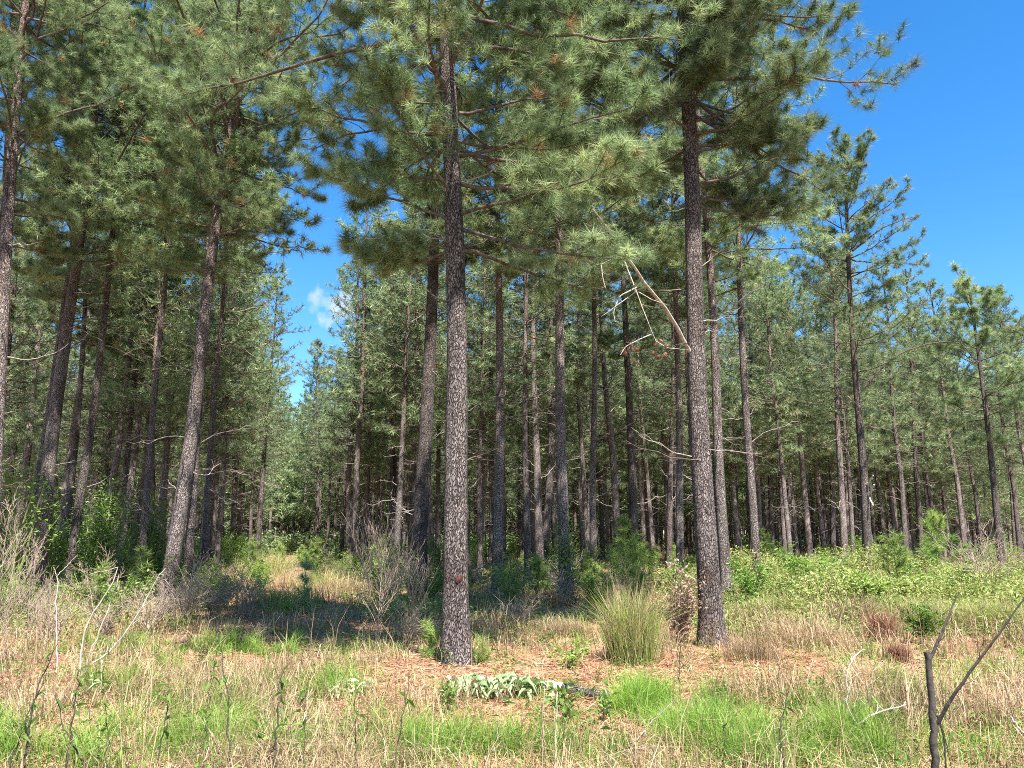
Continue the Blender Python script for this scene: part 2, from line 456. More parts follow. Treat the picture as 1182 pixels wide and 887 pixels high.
def limb_lines(r, z, az, L, pitch, K=9, bend=.5, wig=.05):
    """branch centre lines leaving the trunk axis at height z"""
    n = len(z)
    t = np.linspace(0, 1, K)
    ang = pitch[:, None] + bend[:, None] * (t[None] - .35) if isinstance(bend, np.ndarray) else pitch[:, None] + bend * (t[None] - .35)
    aa = az[:, None] + np.cumsum(r.normal(0, .10, (n, K)), 1)
    D = np.stack([np.cos(aa) * np.cos(ang), np.sin(aa) * np.cos(ang), np.sin(ang)], -1)
    D = D + r.normal(0, wig, D.shape)
    P = np.cumsum(D, 1) * (L / K)[:, None, None]
    P = P - P[:, :1]
    P[:, :, 2] += z[:, None]
    return P

def side_twigs(r, P, per, t0, lf, K=5, spread=.85, up=.25):
    """side shoots off each centre line, alternating left and right"""
    n, KK, _ = P.shape
    t = np.linspace(t0, .97, per)[None] + r.uniform(-.04, .04, (n, per))
    t = np.clip(t, 0, .99) * (KK - 1)
    i = np.floor(t).astype(int); f = (t - i)[..., None]
    idx = np.arange(n)[:, None]
    p = P[idx, i] * (1 - f) + P[idx, np.minimum(i + 1, KK - 1)] * f
    T = nrm(np.gradient(P, axis=1))[idx, i]
    Ltot = np.linalg.norm(np.diff(P, axis=1), axis=2).sum(1)
    side = nrm(np.cross(T, np.array([0, 0, 1.]) + r.normal(0, .3, T.shape)))
    sg = np.where((np.arange(per)[None] + r.integers(0, 2, (n, 1))) % 2, 1., -1.)[..., None]
    D = nrm(T * .75 + side * sg * spread + np.array([0, 0, up]) + r.normal(0, .2, T.shape))
    rem = 1 - t / (KK - 1)
    ln = Ltot[:, None] * lf * (.35 + .9 * rem) * r.uniform(.6, 1.2, (n, per))
    s = np.linspace(0, 1, K)
    q = p[:, :, None] + D[:, :, None] * (ln[..., None] * s)[..., None]
    q[..., 2] += (ln[..., None] * .18 * s ** 2)
    q[:, :, 1:] += r.normal(0, .025, q[:, :, 1:].shape) * ln[:, :, None, None]
    return q.reshape(-1, K, 3), ln.ravel()

LOD = {  # needles per tuft, length, width, twigs per limb, tufts per twig
    'near': (64, .22, .0068, 10, 3),
    'mid': (24, .25, .014, 8, 3),
    'far': (11, .32, .026, 6, 3),
    'haze': (5, .50, .075, 3, 2),
}

def make_crown(seed, H, zb, Rm, lod, sway, whorl=.62, per_whorl=4.2, az_fn=None, low_pitch=.10, dens=1.):
    """returns lists: (limb lines, radii), foliage MB, twig MB"""
    r = np.random.default_rng(seed)
    z, az, L, pi = [], [], [], []
    zz = zb
    while zz < H - .5:
        u = (zz - zb) / (H - zb)
        k = max(2, int(r.poisson(per_whorl)))
        a0 = r.uniform(0, 6.28)
        for j in range(k):
            a = a0 + j * 6.283 / k + r.normal(0, .35)
            l = Rm * (1 - u) ** .40 * (.66 + .34 * min(1, u / .22)) * r.uniform(.55, 1.2) + .25
            if az_fn: l *= az_fn(a, zz)
            if l < .3: continue
            z.append(zz + r.normal(0, .12)); az.append(a); L.append(l)
            pi.append(low_pitch + .66 * u + r.normal(0, .20))
        zz += whorl * r.uniform(.7, 1.3)
    z, az, L, pi = map(np.array, (z, az, L, pi))
    P = limb_lines(r, z, az, L, pi, 9, r.normal(.20, .28, len(z)), .10)
    P += sway(z)[:, None]
    nn, nl, nw, per, tpt = LOD[lod]
    R0 = .008 + .0075 * L
    R = R0[:, None] * np.linspace(1, .22, 9)[None]
    Q, ql = side_twigs(r, P, per, .28, .36)
    fol, tw = MB(), MB()
    if lod in ('near', 'mid'):
        Q2, ql2 = side_twigs(r, Q, 3, .35, .5)
        sub = Q2
    else:
        sub = Q[:0]
    tubes(tw, Q, np.linspace(.0085, .003, 5)[None] * np.ones((len(Q), 1)) * (1 if lod in ('near', 'mid') else 1.5), 4 if lod == 'near' else 3)
    # tufts at the outer part of the twigs and at their tips
    pos, axs = [], []
    def along(A, ts):
        KK = A.shape[1]
        T = nrm(np.gradient(A, axis=1))
        for t in ts:
            x = t * (KK - 1); i = min(int(x), KK - 2); f = x - i
            pos.append(A[:, i] * (1 - f) + A[:, i + 1] * f); axs.append(T[:, i])
    along(Q, np.linspace(.3, 1, tpt))
    if len(sub): along(sub, [.6, 1.])
    along(P, [.8, .9, 1.])
    pos = np.concatenate(pos); axs = np.concatenate(axs)
    keep = r.random(len(pos)) < .92 * dens
    pos, axs = pos[keep], axs[keep]
    axs = nrm(axs + np.array([0, 0, 1.]) * r.normal(.35, .45, (len(axs), 1)) + r.normal(0, .22, axs.shape))
    tint = np.clip(r.beta(2.2, 2.4, len(pos)) * .85 + .25 * (vnoise(pos[:, 0] + pos[:, 2], pos[:, 1] - pos[:, 2], 1.1, seed % 9) - .4), 0, .955)
    tint[r.random(len(pos)) < .022] = .985
    needles(fol, r, pos, axs, nn, nl, nw, tint)
    return P, R, fol, tw

def dead_lines(r, n, z0, z1, L0, L1, sway):
    z = r.uniform(z0, z1, n); az = r.uniform(0, 6.28, n)
    L = r.uniform(L0, L1, n) * r.uniform(.5, 1, n)
    P = limb_lines(r, z, az, L, r.normal(.12, .35, n), 9, r.normal(-.1, .7, n), .2)
    return P + sway(z)[:, None], (.005 + .0065 * L)[:, None] * np.linspace(1, .25, 9)[None]

class Tree:
    pass

def variant(seed, H, zb, Rm, lod, n_dead=14, **kw):
    """a tree's crown and branches as meshes in the tree's own coordinates"""
    r = np.random.default_rng(seed + 1000)
    T = Tree(); T.H, T.lod, T.seed = H, lod, seed
    T.sway = sway_fn(r, .05 if lod in ('near', 'mid') else .09)
    P, R, fol, tw = make_crown(seed, H, zb, Rm, lod, T.sway, **kw)
    DP, DR = dead_lines(r, n_dead, 2.2, zb + 1.5, .6, 2.4, T.sway)
    DQ, _ = side_twigs(r, DP, 4, .35, .35, up=0.)
    if lod in ('near', 'mid'):
        T.limbs = []
        for i in range(len(P)):
            mb = MB(); tubes(mb, P[i], R[i], 6 if lod == 'near' else 5)
            T.limbs.append(mb.mesh('branch', [M_LIMB]))
        T.dead = []
        for i in range(len(DP)):
            mb = MB(); tubes(mb, DP[i], DR[i], 5)
            tubes(mb, DQ[i * 4:i * 4 + 4], np.linspace(.005, .002, 5)[None] * np.ones((4, 1)), 3)
            T.dead.append(mb.mesh('dead_branch', [M_DEADWOOD if r.random() < .45 else M_LIMB]))
    else:
        tubes(tw, P, R, 3)
        T.dead_mb = (DP, DR, DQ)
    # crown: needles, with the twigs that carry them
    off = fol.n
    fol.v += tw.v; fol.n += tw.n
    fol.q += [x + off for x in tw.q]; fol.qm += [x * 0 + 1 for x in tw.qm]; fol.qt += tw.qt
    T.crown = fol.mesh('crown', [M_NEEDLE, M_LIMB])
    return T

def lean_rot(direction, rz):
    q = Vector((0, 0, 1)).rotation_difference(Vector(direction))
    return q @ Quaternion((0, 0, 1), rz)

def trunk_mesh(T, r0, seed, flare=.45):
    r = np.random.default_rng(seed)
    near = T.lod in ('near', 'mid')
    mb = trunk_mb(r, r0, T.H, T.sway, 18 if T.lod == 'near' else (12 if near else 7), 40 if near else 14, flare)
    if not near:
        DP, DR, DQ = T.dead_mb
        tubes(mb, DP, DR * 1.2, 3, 1)
        tubes(mb, DQ, np.linspace(.006, .003, 5)[None] * np.ones((len(DQ), 1)), 3, 1)
    return mb.mesh('trunk', [M_BARK if near else M_BARKFAR, M_DEADWOOD])

def plant(T, base, direction, r0, label, group, rz=0., sc=1., seed=0, mesh=None, max_limbs=100, crown_xy=1., flare=.45):
    root = empty('pine_tree', label, 'tree', base, 0, group)
    root.rotation_mode = 'QUATERNION'
    root.rotation_quaternion = lean_rot(direction, rz)
    root.scale = (sc, sc, sc)
    tr = link('trunk', mesh or trunk_mesh(T, r0 / sc, seed, flare), root)
    c = link('crown', T.crown, root)
    if T.lod in ('near', 'mid'):
        for me in T.limbs: link('branch', me, tr)
        for me in T.dead: link('dead_branch', me, tr)
    return root

def hero(T, bx, by, x2, y2, w, label, group='pines along the edge of the clearing', **kw):
    """tree standing at a seen spot of the ground, leaning as seen, w wide at the base"""
    if 'base' in kw: b = np.array(kw.pop('base'))
    else: b = ground_at(bx, by)
    p2 = at(x2, y2, b[1])
    d = p2 - b; d /= np.linalg.norm(d)
    dist = math.hypot(b[1], b[2] - CAMZ)
    r0 = w / F * dist * .5 * .86
    return plant(T, b, d, r0, label, group, **kw), b, r0

MID = [variant(10 + i, [19.5, 21, 18.5, 20.5, 19][i], [10.2, 9.6, 8.6, 10.4, 9.2][i], [3.2, 2.9, 3.4, 3.0, 3.3][i], 'mid', [22, 26, 20, 24, 28][i], whorl=.72, dens=.75) for i in range(5)]
FARV = [variant(40 + i, [18.5, 20, 19, 17.5, 20.5, 19.3][i], [6.4, 7.2, 5.8, 6.2, 7.4, 6.8][i], [3.2, 2.9, 3.3, 3.1, 3.2, 2.9][i], 'far', 20, whorl=.56, dens=.82) for i in range(6)]

def main_az(a, z):     # low boughs reach out sideways; towards the clearing the crown starts higher up
    if z < 7.3: return (1.1 if math.cos(a) > 0 else .95) if abs(math.cos(a)) > .55 else 0
    if z < 13.5 and math.cos(a + 1.15) > .5: return 1.5  # extra long sunward boughs above the view, shaped only to shade the trunk
    return 1.25 if math.sin(a) < .2 else .9
def shade_az(a, z):    # boughs made long towards the sun so their shade darkens the trunk
    return 1.5 if math.cos(a + 1.15) > .45 and z < 14 else .92
def right_az(a, z):
    if z < 9.0: return .85 if math.cos(a) > .5 and math.sin(a) > -.6 or (math.cos(a) < -.5 and z > 8.) else 0
    if math.cos(a + 1.15) > .5 and z < 12: return .6  # sunward boughs shortened so that sun reaches the trunk
    return (1.22 if z < 10.5 else 1.42) if math.cos(a) > .3 else 1.1
NEAR_MAIN = variant(101, 19, 5.7, 3.4, 'near', 10, az_fn=main_az, whorl=.36, low_pitch=.02)
LONE = variant(105, 18.5, 8.0, 3.8, 'mid', 12, whorl=.66, per_whorl=3.6, dens=.9)
SMALLER = variant(106, 12.0, 5.4, 2.9, 'mid', 10, whorl=.62, dens=.9)
NEAR_RIGHT = variant(102, 20, 7.4, 3.9, 'near', 10, az_fn=right_az, whorl=.33, low_pitch=-.06)
NEAR_LEFT = variant(103, 20, 9.2, 3.7, 'near', 22, whorl=.74, dens=.8)
NEAR_MIDL = variant(104, 19.5, 9.0, 3.3, 'near', 22, whorl=.6, az_fn=shade_az)
MID_SHADE = [variant(110 + i, [20, 19][i], [9.4, 10][i], 3.2, 'mid', 24, whorl=.6, az_fn=shade_az) for i in range(2)]  # crowns with sunward boughs lengthened to put their own trunks in shade

EDGE = 'pines along the edge of the clearing'
REAR = 'pines standing deeper in the forest'
main_tree, MAINB, MAINR = hero(NEAR_MAIN, 527, 766, 518, 200, 33, 'big straight pine in the middle with its sunlit base in bare pine straw', EDGE, seed=1, rz=0)
right_tree, RB, RR = hero(NEAR_RIGHT, 822, 746, 794, 200, 30, 'thick sunlit pine beside the brown dead shrub, its broken pale limb hanging left', EDGE, seed=2, rz=0)
hero(NEAR_LEFT, -20, 716, 17, 230, 22, 'tall pine cut off by the left edge with scaly bark lit high up', EDGE, seed=3, rz=2.1)
hero(NEAR_LEFT, -34, 700, 6, 150, 18, 'dark pine just behind the one cut off by the left edge', EDGE, seed=4, rz=4.4, sc=1.05)
hero(NEAR_MIDL, 190, 707, 246, 310, 20, 'big dark pine leaning right over the dead brush left of the track', EDGE, seed=5, rz=0)
hero(MID[1], 481, 695, 494, 370, 22, 'pale sunlit pine just left of the big middle pine, foot behind dry brush', EDGE, seed=6, rz=3.0, sc=1.0)
hero(MID_SHADE[0], 40, 695, 95, 240, 20, 'near black leaning pine in front of a pale trunk at the far left', EDGE, seed=7, rz=0.1)
hero(MID[1], 24, 684, 52, 500, 12, 'pale trunk half hidden behind the near black leaning pine', EDGE, seed=8, rz=2.2)
hero(MID_SHADE[1], 70, 672, 87, 470, 10, 'thin dark pine between the near black leaner and the pinkish one', EDGE, seed=9, rz=0.2)
hero(MID[3], 76, 690, 112, 410, 12, 'slim pinkish sunlit pine leaning right by the leafy green bushes', EDGE, seed=10, rz=.2)
hero(MID_SHADE[0], 137, 668, 150, 500, 10, 'dark slim pine rising out of the leafy green bushes', EDGE, seed=11, rz=0.2)
hero(MID[1], 160, 690, 178, 470, 9, 'slim grey pine with its foot in the dead brush beside leafy bushes', EDGE, seed=12, rz=5)
hero(MID[2], 212, 702, 230, 520, 12, 'pale grey pine tucked right behind the big dark leaning pine', EDGE, seed=13, rz=1)
hero(MID[3], 233, 682, 243, 530, 8, 'narrow mottled pine next right of the pale grey tucked one', EDGE, seed=14, rz=2)
hero(FARV[3], 250, 658, 259, 540, 7, 'reddish narrow pine, second from the track on its left side', EDGE, seed=15, rz=3, sc=1.1)
hero(FARV[0], 267, 652, 276, 500, 8, 'grey narrow pine closest to the track on its left side', EDGE, seed=16, rz=4, sc=1.12)
hero(FARV[2], 296, 654, 306, 520, 7.5, 'slim pine reaching over the left side of the grassy track', EDGE, seed=43, rz=1.)
hero(FARV[2], 402, 656, 408, 505, 9, 'dark lone pine standing closest to the track on its right side', EDGE, seed=17, rz=5, sc=1.05)
hero(MID_SHADE[1], 450, 655, 454, 470, 11, 'dark pine left of the pale sunlit one, a bright bush by it', EDGE, seed=18, rz=0.3)
hero(MID[2], 476, 660, 481, 500, 8, 'slender pine peeking out left of the pale sunlit trunk', EDGE, seed=19, rz=1.6)
hero(MID_SHADE[1], 574, 690, 574, 380, 15, 'almost black pine next right of the big middle pine', EDGE, seed=20, rz=0.1)
hero(MID_SHADE[0], 653, 693, 645, 300, 17, 'dark straight pine with a leafy vine climbing its lower trunk', EDGE, seed=21, rz=0.25)
hero(MID[0], 686, 686, 684, 470, 10, 'slim half lit pine right of the vine wrapped pine', EDGE, seed=22, rz=3.4)
hero(MID[1], 733, 668, 723, 380, 13, 'dark pine rising behind the bright green sapling', EDGE, seed=23, rz=1.4)
hero(MID_SHADE[1], 785, 676, 781, 450, 11, 'black pine hard against the left of the thick sunlit pine', EDGE, seed=24, rz=0.0)
hero(MID[3], 772, 655, 764, 460, 9, 'two toned pine between the bright sapling and the black pine', EDGE, seed=25, rz=5.4)
hero(MID[4], 839, 692, 822, 400, 15, 'grey pine showing just right of the thick sunlit pine', EDGE, seed=26, rz=4.5)
hero(MID[2], 874, 680, 862, 400, 12, 'pale straight pine with short snags, foot in dark green shrubs', EDGE, seed=27, rz=0.1, sc=1.05)
hero(MID[2], 917, 650, 903, 510, 8, 'leaning pine with a pale lower trunk above the leafy bank', EDGE, seed=28, rz=2.9, sc=1.1)
pr_tree, PRB, PRR = hero(LONE, 1003, 668, 981, 290, 12.5, 'tall lone sunlit pine against blue sky above the leafy bank', EDGE, seed=29, rz=1.9, sc=.86)
hero(SMALLER, 1158, 668, 1132, 440, 10, 'slim sunlit pine beside bare grey twigs on the bank', EDGE, seed=30, rz=3.9, sc=.86)
hero(FARV[0], 678, 645, 678, 500, 9, 'dark pine seen between the vine wrapped pine and its slim neighbour', REAR, seed=31)
hero(FARV[1], 586, 628, 586, 530, 6.5, 'thin black pine right behind the almost black pine', REAR, seed=32)
hero(FARV[2], 606, 630, 604, 530, 6.5, 'thin dark pine midway between the almost black and vine wrapped pines', REAR, seed=33)
hero(FARV[3], 755, 657, 746, 520, 7, 'narrow dark pine over the right shoulder of the bright sapling', REAR, seed=34)
hero(FARV[4], 892, 652, 888, 540, 8, 'dark slim pine right after the pale one with snags', REAR, seed=35)
hero(FARV[5], 963, 652, 956, 540, 8, 'dark pine left of the tall lone sunlit pine', REAR, seed=36)
hero(FARV[0], 1051, 645, 1036, 530, 10, 'stout dark pine first to the right of the tall lone pine', REAR, seed=37, rz=1)
hero(FARV[1], 1041, 640, 1030, 540, 6, 'pale stick thin pine touching the stout dark one', REAR, seed=38, rz=2)
hero(FARV[2], 1080, 642, 1069, 545, 8, 'dark pine behind the bushy young pine on the bank', REAR, seed=39, rz=3)
hero(FARV[3], 1119, 640, 1112, 520, 9.5, 'dark pine left of the slim sunlit pine by grey twigs', REAR, seed=40, rz=4)
hero(FARV[4], 1186, 630, 1176, 530, 9, 'dark pine at the right edge of the forest front', REAR, seed=41, rz=5)

# the crowded plantation behind: single trees near, one mass beyond
TRACK = ground_at(331, 650); TDIR = TRACK[:2] / np.linalg.norm(TRACK[:2])
def track_off(x, y):
    return abs(x * TDIR[1] - y * TDIR[0])
r = np.random.default_rng(77)
cand = []
y = 30.
while y < 190:
    half = .74 * y + 4
    for x in np.arange(-half, half, 3.0 if y < 75 else 2.2):
        cx, cyy = x + r.normal(0, .7), y + r.normal(0, .8)
        if r.random() < .16 or cyy < 30: continue
        if track_off(cx, cyy) < 1.9 + .006 * cyy and cyy < 88: continue
        if cx > .44 * cyy and cyy < 47: continue
        if cx > .30 * cyy and cyy < 40: continue
        cand.append((cx, cyy))
    y += 3.6
cand.sort(key=lambda p: p[0] ** 2 + p[1] ** 2)
inview = [p for p in cand if abs(p[0]) < .66 * p[1] + 1]
bgm = [[trunk_mesh(T, rr_, 900 + i * 7 + j) for j, rr_ in enumerate((.15, .19))] for i, T in enumerate(FARV)]
singles = inview[:245]
for i, (x, yy) in enumerate(singles):
    k = int(r.integers(0, 6))
    d = nrm(np.array([r.normal(0, .025), r.normal(0, .025), 1.]))
    side = 'left' if x * TDIR[1] - yy * TDIR[0] < 0 else 'right'
    plant(FARV[k], G(x, yy), d, 1, 'slender bare trunked pine in the crowded rows ' + ('left' if side == 'left' else 'right') + ' of the grassy track',
          'forest pines ' + side + ' of the track', rz=r.uniform(0, 6.28), sc=r.uniform(.88, 1.1), mesh=bgm[k][int(r.integers(0, 2))])
mb = MB()
protos = []
for i in range(4):
    rr2 = np.random.default_rng(500 + i)
    sw = sway_fn(rr2, .1)
    P_, R_, fol, tw = make_crown(500 + i, 18.5, 4.2, 3.0, 'haze', sw, whorl=.7)
    t_ = trunk_mb(rr2, .18, 19, sw, 5, 10)
    protos.append((fol, t_))
for x, yy in inview[245:]:
    fol, t_ = protos[int(r.integers(0, 4))]
    a = r.uniform(0, 6.28); s_ = r.uniform(.85, 1.12)
    Rm_ = np.array([[math.cos(a), -math.sin(a), 0], [math.sin(a), math.cos(a), 0], [0, 0, 1]]) * s_
    b = G(x, yy)
    for V, q, qt in zip(t_.v, t_.q, t_.qt): mb.quads(V @ Rm_.T + b, q, 1, .5)
    for V, q, qt in zip(fol.v, fol.t, fol.tt): mb.tris(V @ Rm_.T + b, q, 0, qt)
q = np.random.default_rng(62)
for x, yy in inview[150:]:
    for j in range(2):
        w_ = q.uniform(.8, 2.0); n_ = 130
        c = np.array([x, yy]) + q.normal(0, 2.2, 2)
        if track_off(*c) < 2.2 and c[1] < 88: continue
        if c[0] > .12 * c[1] and (q.random() < .7 or c[1] < 85): continue
        B = np.array([*c, float(height(*c))]) + q.normal(0, .55, (n_, 3)) * [w_, w_, 0]
        B[:, 2] += q.random(n_) * w_ * 1.5
        leaves(mb, q, B, q.uniform(.25, .5, n_), np.clip(q.random() * .6 + q.random(n_) * .4, 0, .9), 0, .4, .5)
o = link('distant_forest', mb.mesh('distant_forest', [M_NEEDLE, M_BARKFAR]))
tag(o, 'far pines merging into one green mass deep in the forest', 'forest', kind='stuff')

# ------------------------------------------------------------------ undergrowth, in bulk
def zat(p):
    return np.concatenate([p, height(p[:, 0], p[:, 1])[:, None]], 1)

def scatter(r, n, d0, d1, pw=1.3, half=.74):
    u = r.random(n); k = 1 - pw if abs(1 - pw) > 1e-6 else 1e-4
    d = (d0 ** k + u * (d1 ** k - d0 ** k)) ** (1 / k)
    a = r.uniform(-half, half, n)
    return np.stack([np.sin(a) * d, np.cos(a) * d], 1)

def patch(px, py, rx, ry):
    """a patch of ground seen at a spot of the picture: centre and half sizes in metres"""
    c = ground_at(px, py); n_, f_ = ground_at(px, py + ry), ground_at(px, py - ry)
    return c[0], c[1], rx / F * c[1], max(.15, abs(f_[1] - n_[1]) * .5)

GREEN = [patch(*p) for p in [(50, 862, 60, 18), (180, 852, 85, 28), (300, 868, 110, 16), (440, 870, 80, 20), (560, 872, 90, 16), (650, 874, 60, 14),
    (735, 812, 22, 14), (810, 838, 65, 28), (870, 872, 60, 16), (985, 845, 42, 26), (1052, 806, 24, 13), (235, 752, 120, 8), (345, 706, 34, 4),
    (110, 800, 60, 8), (230, 812, 50, 8), (350, 805, 50, 10), (1000, 882, 70, 6)]]
STRAW = [patch(*p) for p in [(600, 790, 150, 32), (520, 768, 80, 14), (680, 778, 110, 24), (610, 835, 130, 20), (760, 790, 70, 16), (905, 780, 90, 14), (440, 800, 60, 12), (330, 722, 80, 6), (150, 715, 70, 6), (850, 760, 70, 12)]]

def inside(P, pats):
    o = np.zeros(len(P))
    for cx, cy_, rx, ry in pats:
        q = ((P[:, 0] - cx) / rx) ** 2 + ((P[:, 1] - cy_) / ry) ** 2
        o = np.maximum(o, np.exp(-q * .8))
    return o

r = np.random.default_rng(5)
# fallen needles
mb = MB()
P = scatter(r, 150000, 5, 26, 1.0)
P = P[(inside(P, STRAW) > .3) | (r.random(len(P)) < .45)]
n = len(P)
a = r.uniform(0, 6.28, n); L_ = r.uniform(.08, .20, n); wd = .0022 + .0004 * P[:, 1]
D = np.stack([np.cos(a), np.sin(a), r.normal(.03, .14, n)], 1); N2 = np.stack([-np.sin(a), np.cos(a), r.normal(0, .3, n)], 1) * wd[:, None]
B = zat(P) + np.array([0, 0, .012]) + r.random((n, 1)) * np.array([0, 0, .03])
V = np.stack([B - N2, B + N2, B + D * L_[:, None]], 1)
mb.tris(V, np.arange(3 * n).reshape(-1, 3), 0, r.beta(2, 2, n))
o = link('pine_straw', mb.mesh('pine_straw', [M_STRAW]))
tag(o, 'reddish fallen pine needles carpeting the bare ground of the clearing', 'pine straw', kind='stuff')

# dry grass
mb = MB()
P = scatter(r, 22000, 4.6, 85, 1.2)
g_, s_ = inside(P, GREEN), inside(P, STRAW)
dens = np.clip(2.2 * vnoise(P[:, 0], P[:, 1], 1.0, 5) - .55, .04, 1)
dens = dens * (1 - .95 * np.minimum(1, s_ * 1.4)) * (1 - .6 * g_)
dens[(P[:, 1] > 24)] *= .75
P = P[r.random(len(P)) < dens]
k = 11
B = np.repeat(P, k, 0) + r.normal(0, .05, (len(P) * k, 2)) * (1 + np.repeat(P[:, 1:], k, 0) * .04)
hh = np.repeat((.10 + .38 * vnoise(P[:, 0], P[:, 1], 1.7, 6) ** 1.5) * r.uniform(.5, 1.6, len(P)), k) * r.uniform(.35, 1.35, len(B)) * (1 + .010 * B[:, 1])
lean = r.normal(0, .55, (len(B), 2)) + np.repeat(r.normal(0, .35, (len(P), 2)), k, 0)
blades(mb, r, zat(B), hh, lean, .0032 + .0005 * B[:, 1], np.clip(np.repeat(r.beta(1.3, 1.3, len(P)), k) + r.normal(0, .16, len(B)), 0, 1), 0, .55)
# grey and tan flattened stems lying about
P = scatter(r, 20000, 4.6, 26, 1.2)
P = P[r.random(len(P)) < (.2 + .8 * vnoise(P[:, 0], P[:, 1], 1.1, 8)) * (1 - .8 * inside(P, STRAW))]
blades(mb, r, zat(P), r.uniform(.1, .3, len(P)), r.normal(0, 1.6, (len(P), 2)), .004 + .0004 * P[:, 1], r.beta(3, 2, len(P)), 0, .8)
# tall slender dry stems, most of them on the left
P = scatter(r, 1500, 4.9, 14, 1.2)
P = P[r.random(len(P)) < .25 + .75 * ss(.5, -3, P[:, 0]) + .3 * ss(2, 4, P[:, 0])]
P = P[r.random(len(P)) < 1 - .8 * inside(P, STRAW)]
blades(mb, r, zat(P), r.uniform(.35, .95, len(P)), r.normal(0, .3, (len(P), 2)), .0035 + .0003 * P[:, 1], r.beta(1.2, 1.6, len(P)), 0, .3)
o = link('dry_grass', mb.mesh('dry_grass', [M_DRY]))
tag(o, 'tangled tan dry grass spread over the clearing and under the trees', 'dry grass', kind='stuff')

# fresh green grass
mb = MB()
for i, (cx, cy_, rx, ry) in enumerate(GREEN):
    area = math.pi * rx * ry
    nc = int(min(500, 34 * area * (1.3 if cy_ < 12 else .6)) + 8)
    rad = np.sqrt(r.random(nc)) * 1.15; a = r.uniform(0, 6.28, nc)
    C_ = np.stack([cx + rx * rad * np.cos(a), cy_ + ry * rad * np.sin(a)], 1)
    C_ = C_[r.random(nc) < 1.5 - 1.7 * vnoise(C_[:, 0], C_[:, 1], .45, 12)]
    k = 64
    B = np.repeat(C_, k, 0) + r.normal(0, 1, (len(C_) * k, 2)) * np.repeat(r.uniform(.02, .075, (len(C_), 1)), k, 0)
    hm = .12 + .34 * np.repeat(r.random(len(C_)) ** 1.6, k)
    hh = hm * r.uniform(.4, 1.2, len(B))
    blades(mb, r, zat(B), hh, r.normal(0, .50, (len(B), 2)), .0028 + .00045 * cy_, np.clip(np.repeat(r.beta(2.2, 2, len(C_)), k) + r.normal(0, .13, len(B)), 0, 1), 0, .4)
P = scatter(r, 2200, 4.8, 40, 1.15)
P = P[r.random(len(P)) < .25 + .75 * (vnoise(P[:, 0], P[:, 1], 2.2, 14) > .5)]
P = P[r.random(len(P)) < 1 - .8 * inside(P, STRAW)]
k = 14
B = np.repeat(P, k, 0) + r.normal(0, .05, (len(P) * k, 2)) * (1 + np.repeat(P[:, 1:], k, 0) * .05)
blades(mb, r, zat(B), r.uniform(.08, .30, len(B)) * (1 + .012 * B[:, 1]), r.normal(0, .5, (len(B), 2)), .0034 + .0005 * B[:, 1], np.clip(np.repeat(r.beta(2, 2, len(P)), k) + r.normal(0, .1, len(B)), 0, 1), 0, .4)
o = link('green_grass', mb.mesh('green_grass', [M_GREEN]))
tag(o, 'bright fresh green grass growing in patches across the front of the clearing', 'green grass', kind='stuff')

# leafy ground cover: the bank on the right, and thinner among the trees
mb = MB()
x = r.uniform(3.2, 17, 9000); yy = r.uniform(13.2, 26, 9000)
P = np.stack([x, yy], 1)
P = P[(P[:, 0] < .72 * P[:, 1]) & (P[:, 0] > 3.4 + (P[:, 1] - 14) * .26 + r.normal(0, .4, len(P)))]
hm = .10 + 1.15 * vnoise(P[:, 0], P[:, 1], 1.6, 20) ** 1.6 * ss(13, 17, P[:, 1])
k = 13
B = np.repeat(zat(P), k, 0) + r.normal(0, .15, (len(P) * k, 3)) * [1, 1, 0]
B[:, 2] += np.repeat(hm, k) * np.sqrt(r.random(len(B)))
tn = np.clip(np.repeat(vnoise(P[:, 0], P[:, 1], .8, 21), k) + r.normal(0, .15, len(B)), 0, 1)
leaves(mb, r, B, r.uniform(.05, .105, len(B)), tn, 0, .45, .5)
P2 = P[::2]
blades(mb, r, zat(P2), hm[::2] * 1.2 + .15, r.normal(0, .5, (len(P2), 2)), .014, r.beta(2, 2, len(P2)), 1, .3)
P = scatter(r, 5200, 15, 60, 1.0)
P = P[(vnoise(P[:, 0], P[:, 1], 3.5, 22) > .40) & (track_off(P[:, 0], P[:, 1]) > 1.6)]
k = 14
B = np.repeat(zat(P), k, 0) + r.normal(0, .22, (len(P) * k, 3)) * [1, 1, 0]
B[:, 2] += np.repeat(.1 + .5 * vnoise(P[:, 0], P[:, 1], 2.1, 23), k) * r.random(len(B))
leaves(mb, r, B, .05 + .0024 * B[:, 1], np.clip(np.repeat(r.random(len(P)), k) * .8 + r.normal(0, .1, len(B)), 0, 1), 0, .4, .45)
o = link('ground_cover', mb.mesh('ground_cover', [M_COVER, M_DRY]))
tag(o, 'low leafy green ground cover on the bank and under the pines', 'ground cover', kind='stuff')

# small broad-leaved weeds among the grass
mb = MB()
P = scatter(r, 5200, 4.8, 22, 1.15)
P = P[(vnoise(P[:, 0], P[:, 1], .9, 31) > .45) & (r.random(len(P)) < 1 - .75 * inside(P, STRAW))]
k = 12
h_ = .05 + .28 * r.random(len(P)) ** 2
B = np.repeat(zat(P), k, 0) + r.normal(0, .035, (len(P) * k, 3)) * [1, 1, 0]
B[:, 2] += np.repeat(h_, k) * r.random(len(B))
leaves(mb, r, B, np.repeat(r.uniform(.022, .07, len(P)), k), np.clip(np.repeat(r.beta(2, 2, len(P)), k) + r.normal(0, .1, len(B)), 0, 1), 0, .3, np.float64(.42))
o = link('low_weeds', mb.mesh('low_weeds', [M_LEAF]))
tag(o, 'small broad leaved green weeds sprinkled through the grass of the clearing', 'weeds', kind='stuff')

